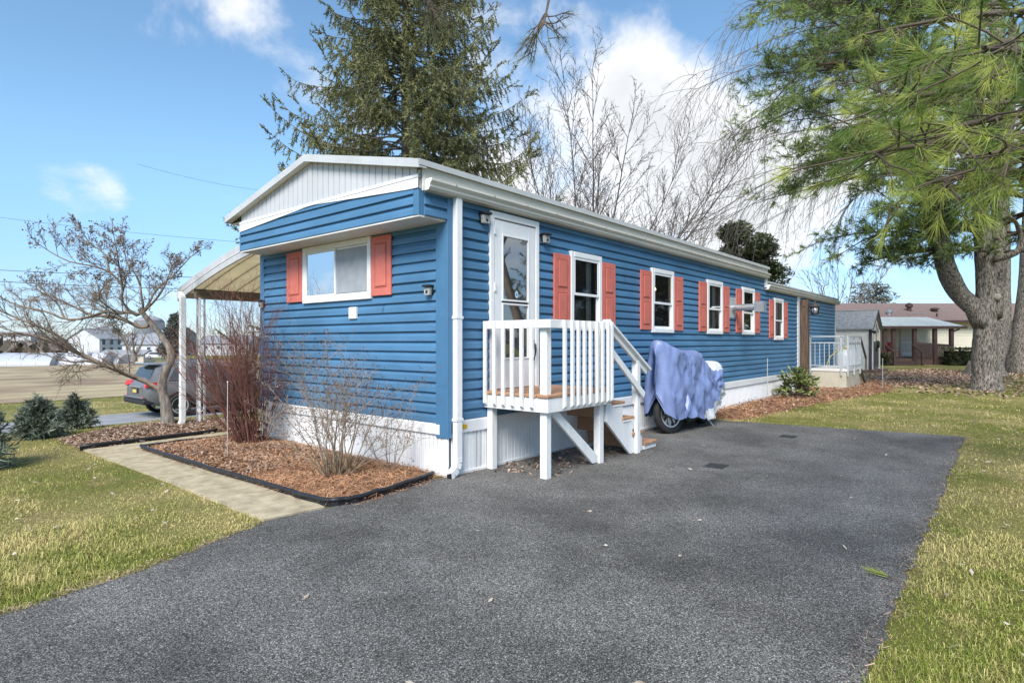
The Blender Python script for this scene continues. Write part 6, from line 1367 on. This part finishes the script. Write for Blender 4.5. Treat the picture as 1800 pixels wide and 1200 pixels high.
def weeping():
    base = Vector((28.7, -3.95, 0.0)); t = thing('weeping_tree', 'bare weeping tree behind the big pine with long hanging twigs over the house end', 'tree', base); rg = random.Random(95); S_ = 26.5/1040
    def px(x, y, dep=0.0): return RGT*((x-1742)*S_)+FWD*dep+Vector((0, 0, (659-y)*S_))
    m = MB(); m.smooth = True
    bark_trunk(m, [px(1742, 666), px(1750, 640), px(1762, 600), px(1768, 540), px(1768, 400), px(1765, 200), px(1762, -60)], (0.55, 0.22), 22, 7); m.build('trunk', BARK_P, t)
    m = MB(); m.smooth = True; m.lathe((0, 0, -0.15), [(1.1, 0.0), (0.86, 0.16), (0.7, 0.4), (0.58, 0.8)], 22); m.build('root_flare', BARK_P, t)
    out = []; tips = []
    for k in range(26):
        ys = rg.uniform(-20, 330); p = px(1766, ys); xe = rg.uniform(1255, 1560); ye = ys+rg.uniform(-30, 130); e = px(xe, ye, rg.uniform(-4, 4)); c = p.lerp(e, 0.5)+Vector((0, 0, rg.uniform(0.8, 2.2)))
        q = resample([p, p.lerp(c, 0.5)+Vector((0, 0, .4)), c, c.lerp(e, 0.55)+Vector((0, 0, .25)), e], 0.5); n = len(q)-1
        for j in range(n): out.append((tuple(q[j]), tuple(q[j+1]), 0.075*(1-0.9*j/n), 0.075*(1-0.9*(j+1)/n)))
        for _ in range(15):
            f = rg.uniform(0.35, 0.999)*n; i = int(f); pp = q[i].lerp(q[min(i+1, n)], f-i); dd = (q[min(i+1, n)]-q[i]).normalized()
            limb(rg, pp, dd+rvec(rg)*0.4, rg.uniform(2.0, 5.6), 0.015, 0, [dict(n=9, jit=0.08, up=-0.22, kids=5, ang=30, ratio=0.38, t0=0.15, rmin=0.007), dict(n=5, jit=0.12, up=-0.06, kids=2, ang=35, ratio=0.4, rmin=0.006), dict(n=3, jit=0.15, up=-0.03, kids=0, ang=0, ratio=0)], out, tips, 0.4)
    seg_mesh('hanging_twigs', out, TWIG, t, 3)
weeping()
def third_trunk():
    base = Vector((32.0, -5.25, 0.0)); t = thing('pine_tree', 'dark mossy pine trunk at the right frame edge behind the forked pine', 'tree', base); rg = random.Random(97); rs = np.random.RandomState(97)
    m = MB(); m.smooth = True; bark_trunk(m, [(0, 0, -0.1), (0.05, 0, 1.2), (0.25, -0.25, 4), (0.35, -0.35, 8), (0.4, -0.4, 17)], (0.62, 0.25), 20, 9); m.build('trunk', BARK_P, t)
    out = []; tufts = []
    for k in range(22):
        z = rg.uniform(6.5, 16.5); a = rg.uniform(0, 6.28); pine_bough(rg, (0.3, -0.3, z), (math.cos(a), math.sin(a), 0.25), rg.uniform(3, 5.5), 0.07, out, tufts, 8, 3)
    seg_mesh('branches', out, MATS['pine_branch'], t, 3); b, d = tuft_arrays(rg, rs, tufts, 7, 0.13, 0.55, 0.05)
    needles('needles', b, d, 0.18*rs.uniform(0.7, 1.25, len(b)), 0.02, PINE, t, np.clip(np.repeat(rs.normal(0.4, 0.25, len(tufts)), 7), 0, 1))
third_trunk()
def near_pine():
    """stands just right of the picture; its low boughs hang into view"""
    base = Vector((3.2, -6.6, 0.0)); t = thing('pine_tree', 'near pine whose long needled boughs hang into the upper right of the picture', 'tree', base); rg = random.Random(99); rs = np.random.RandomState(99)
    m = MB(); m.smooth = True; bark_trunk(m, [(0, 0, -0.1), (0, 0, 1.5), (0.05, 0.1, 4), (0.0, 0.1, 8), (0, 0, 13)], (0.33, 0.12), 20, 12); m.build('trunk', BARK_P, t)
    out = []; tufts = []; C0 = CAMP-base
    def pt(x, y, d): return cw(x, y, d)-base
    # (height on the trunk, where the bough passes and ends)
    B_ = [(4.6, [(1900, 40, 3.6), (1700, 90, 3.1), (1590, 130, 2.9)]), (4.3, [(1900, 140, 3.3), (1740, 150, 2.7), (1640, 165, 2.5), (1560, 180, 2.4)]), (3.9, [(1900, 250, 3.2), (1740, 240, 2.7), (1620, 255, 2.4), (1520, 270, 2.3)]), (3.6, [(1900, 310, 3.0), (1780, 300, 2.4), (1700, 310, 2.2), (1640, 320, 2.15)]), (4.9, [(1880, 0, 4.5), (1680, 30, 4.0), (1520, 60, 3.6)]), (4.2, [(1900, 110, 2.8), (1800, 90, 2.2), (1730, 85, 2.0)]), (3.8, [(1880, 220, 4.6), (1700, 240, 4.0), (1600, 235, 3.8), (1520, 215, 3.7)]), (3.5, [(1900, 330, 4.6), (1740, 335, 4.1), (1640, 320, 3.9), (1550, 300, 3.8)]),
          (6.0, [(1500, -120, 5.0), (1250, -110, 4.6), (1000, -70, 4.4), (965, 10, 4.3), (955, 45, 4.25)]), (6.2, [(1300, -190, 4.6), (900, -160, 4.2), (760, -60, 4.0), (755, 6, 3.95)]),
          (4.1, [(1900, 190, 2.9), (1790, 200, 2.3), (1720, 215, 2.1), (1660, 225, 2.05)]), (3.7, [(1900, 280, 2.7), (1800, 265, 2.0), (1740, 270, 1.9)]), (4.5, [(1860, 160, 5.5), (1660, 180, 5.0), (1560, 165, 4.7), (1500, 140, 4.6)])]
    for bi, (hz, path) in enumerate(B_):
        q = resample([Vector((0, 0.05, hz))]+[pt(*p) for p in path], 0.12); n = len(q)-1; sprig = bi in (8, 9); L = 0
        for j in range(n): out.append((tuple(q[j]), tuple(q[j+1]), 0.030*(1-0.88*j/n)+0.003, 0.030*(1-0.88*(j+1)/n)+0.003))
        kids = 21 if not sprig else 16; lo = 0.42 if not sprig else 0.93
        for k in range(kids):
            f = min(lo+(1-lo)*(k+rg.random())/kids, 0.999)*n; i = int(f); pp = q[i].lerp(q[i+1], f-i); dd = (q[i+1]-q[i]).normalized(); side = dd.cross(Vector((0, 0, 1))); side = side.normalized() if side.length > 0.1 else Vector((0.6, -0.7, 0)); side *= rg.choice((-1, 1))
            nd = (dd*rg.uniform(0.4, 1)+side*rg.uniform(0.3, 0.9)+Vector((0, 0, rg.uniform(-0.4, 0.15)))).normalized(); ln = rg.uniform(0.18, 0.40) if not sprig else rg.uniform(0.12, 0.34); pq = pp
            for s in range(4):
                nd = (nd+rvec(rg)*0.14+Vector((0, 0, 0.0))).normalized(); pn = pq+nd*ln/4; out.append((tuple(pq), tuple(pn), 0.0055-0.0008*s, 0.0047-0.0008*s)); pq = pn
                if s in (1, 2) and rg.random() < (0.75 if not sprig else 0.5):
                    td = (nd*0.7+rvec(rg)*0.5).normalized(); e = pq+td*rg.uniform(0.06, 0.17); out.append((tuple(pq), tuple(e), 0.0035, 0.0025)); tufts.append((e, td, sprig))
            tufts.append((pq, nd, sprig))
    seg_mesh('branches', out, mat('pine_twig', (0.10, 0.075, 0.055), 0.85, 0.3, 6), t, 5)
    for sp, nn, nm in ((False, 40, 'needles'), (True, 20, 'sprig_needles')):
        tt = [(a, b) for a, b, s in tufts if s == sp]
        b, d = tuft_arrays(rg, rs, tt, nn, 0.08, 0.42, 0.28); rn = np.clip(np.repeat(rs.normal(0.45, 0.26, len(tt)), nn)+rs.normal(0, 0.07, len(b)), 0, 1)
        needles(nm, b, d, 0.105*rs.uniform(0.75, 1.2, len(b)), 0.0022, PINE_N if not sp else mat('sprig_needle', (0.10, 0.115, 0.05), 0.6, 0.3, 5), t, rn)
    print('near tufts', len(tufts))
near_pine()
# a few fallen things on the lawn and drive
rs = np.random.RandomState(77); q = np.concatenate([rs.uniform((-3.9, 0.2), (-2.2, 5.5), (60, 2)), rs.uniform((-1.3, -6.2), (8, -4.4), (170, 2)), rs.uniform((7.5, -9), (16, -2), (160, 2)), rs.uniform((-3, -4), (6.5, -1.2), (26, 2))])
a = rs.uniform(0, 6.28, len(q)); c = np.column_stack([q, np.where(in_poly(q, DRIVE), 0.016, 0.045)]); d = np.column_stack([np.cos(a), np.sin(a), rs.normal(0, 0.25, len(q))]); s = unit(np.cross(d, np.array([0, 0, 1.0])+rs.normal(0, 0.3, d.shape)))
tag(leaves('fallen_leaves', c, unit(d), s, rs.uniform(0.03, 0.075, len(q)), 0.028, mat('fallen_leaf', (0.33, 0.24, 0.16), 0.8, 0.4, 5, c2=(0.62, 0.55, 0.45), attr='rnd'), None, rs.rand(len(q))), 'pale dry leaves scattered on the lawn and driveway', 'leaves', kind='stuff')
spr = thing('pine_sprig', 'green fallen pine sprig lying on the right driveway edge', 'pine sprig', (-0.18, -4.16, 0.02), R(75)); rs = np.random.RandomState(5)
b = np.column_stack([rs.uniform(0, 0.05, 40), np.zeros(40), rs.uniform(0, 0.015, 40)]); d = unit(np.column_stack([np.ones(40), rs.normal(0, 0.25, 40), rs.uniform(0, 0.2, 40)])); needles('needles', b, d, 0.13, 0.004, mat('fresh_needle', (0.32, 0.36, 0.07), 0.6), spr, rs.rand(40)); MB().tube([(-0.05, 0, 0.004), (0.06, 0, 0.006)], 0.004, 5).build('twig', MATS['pine_twig'], spr)
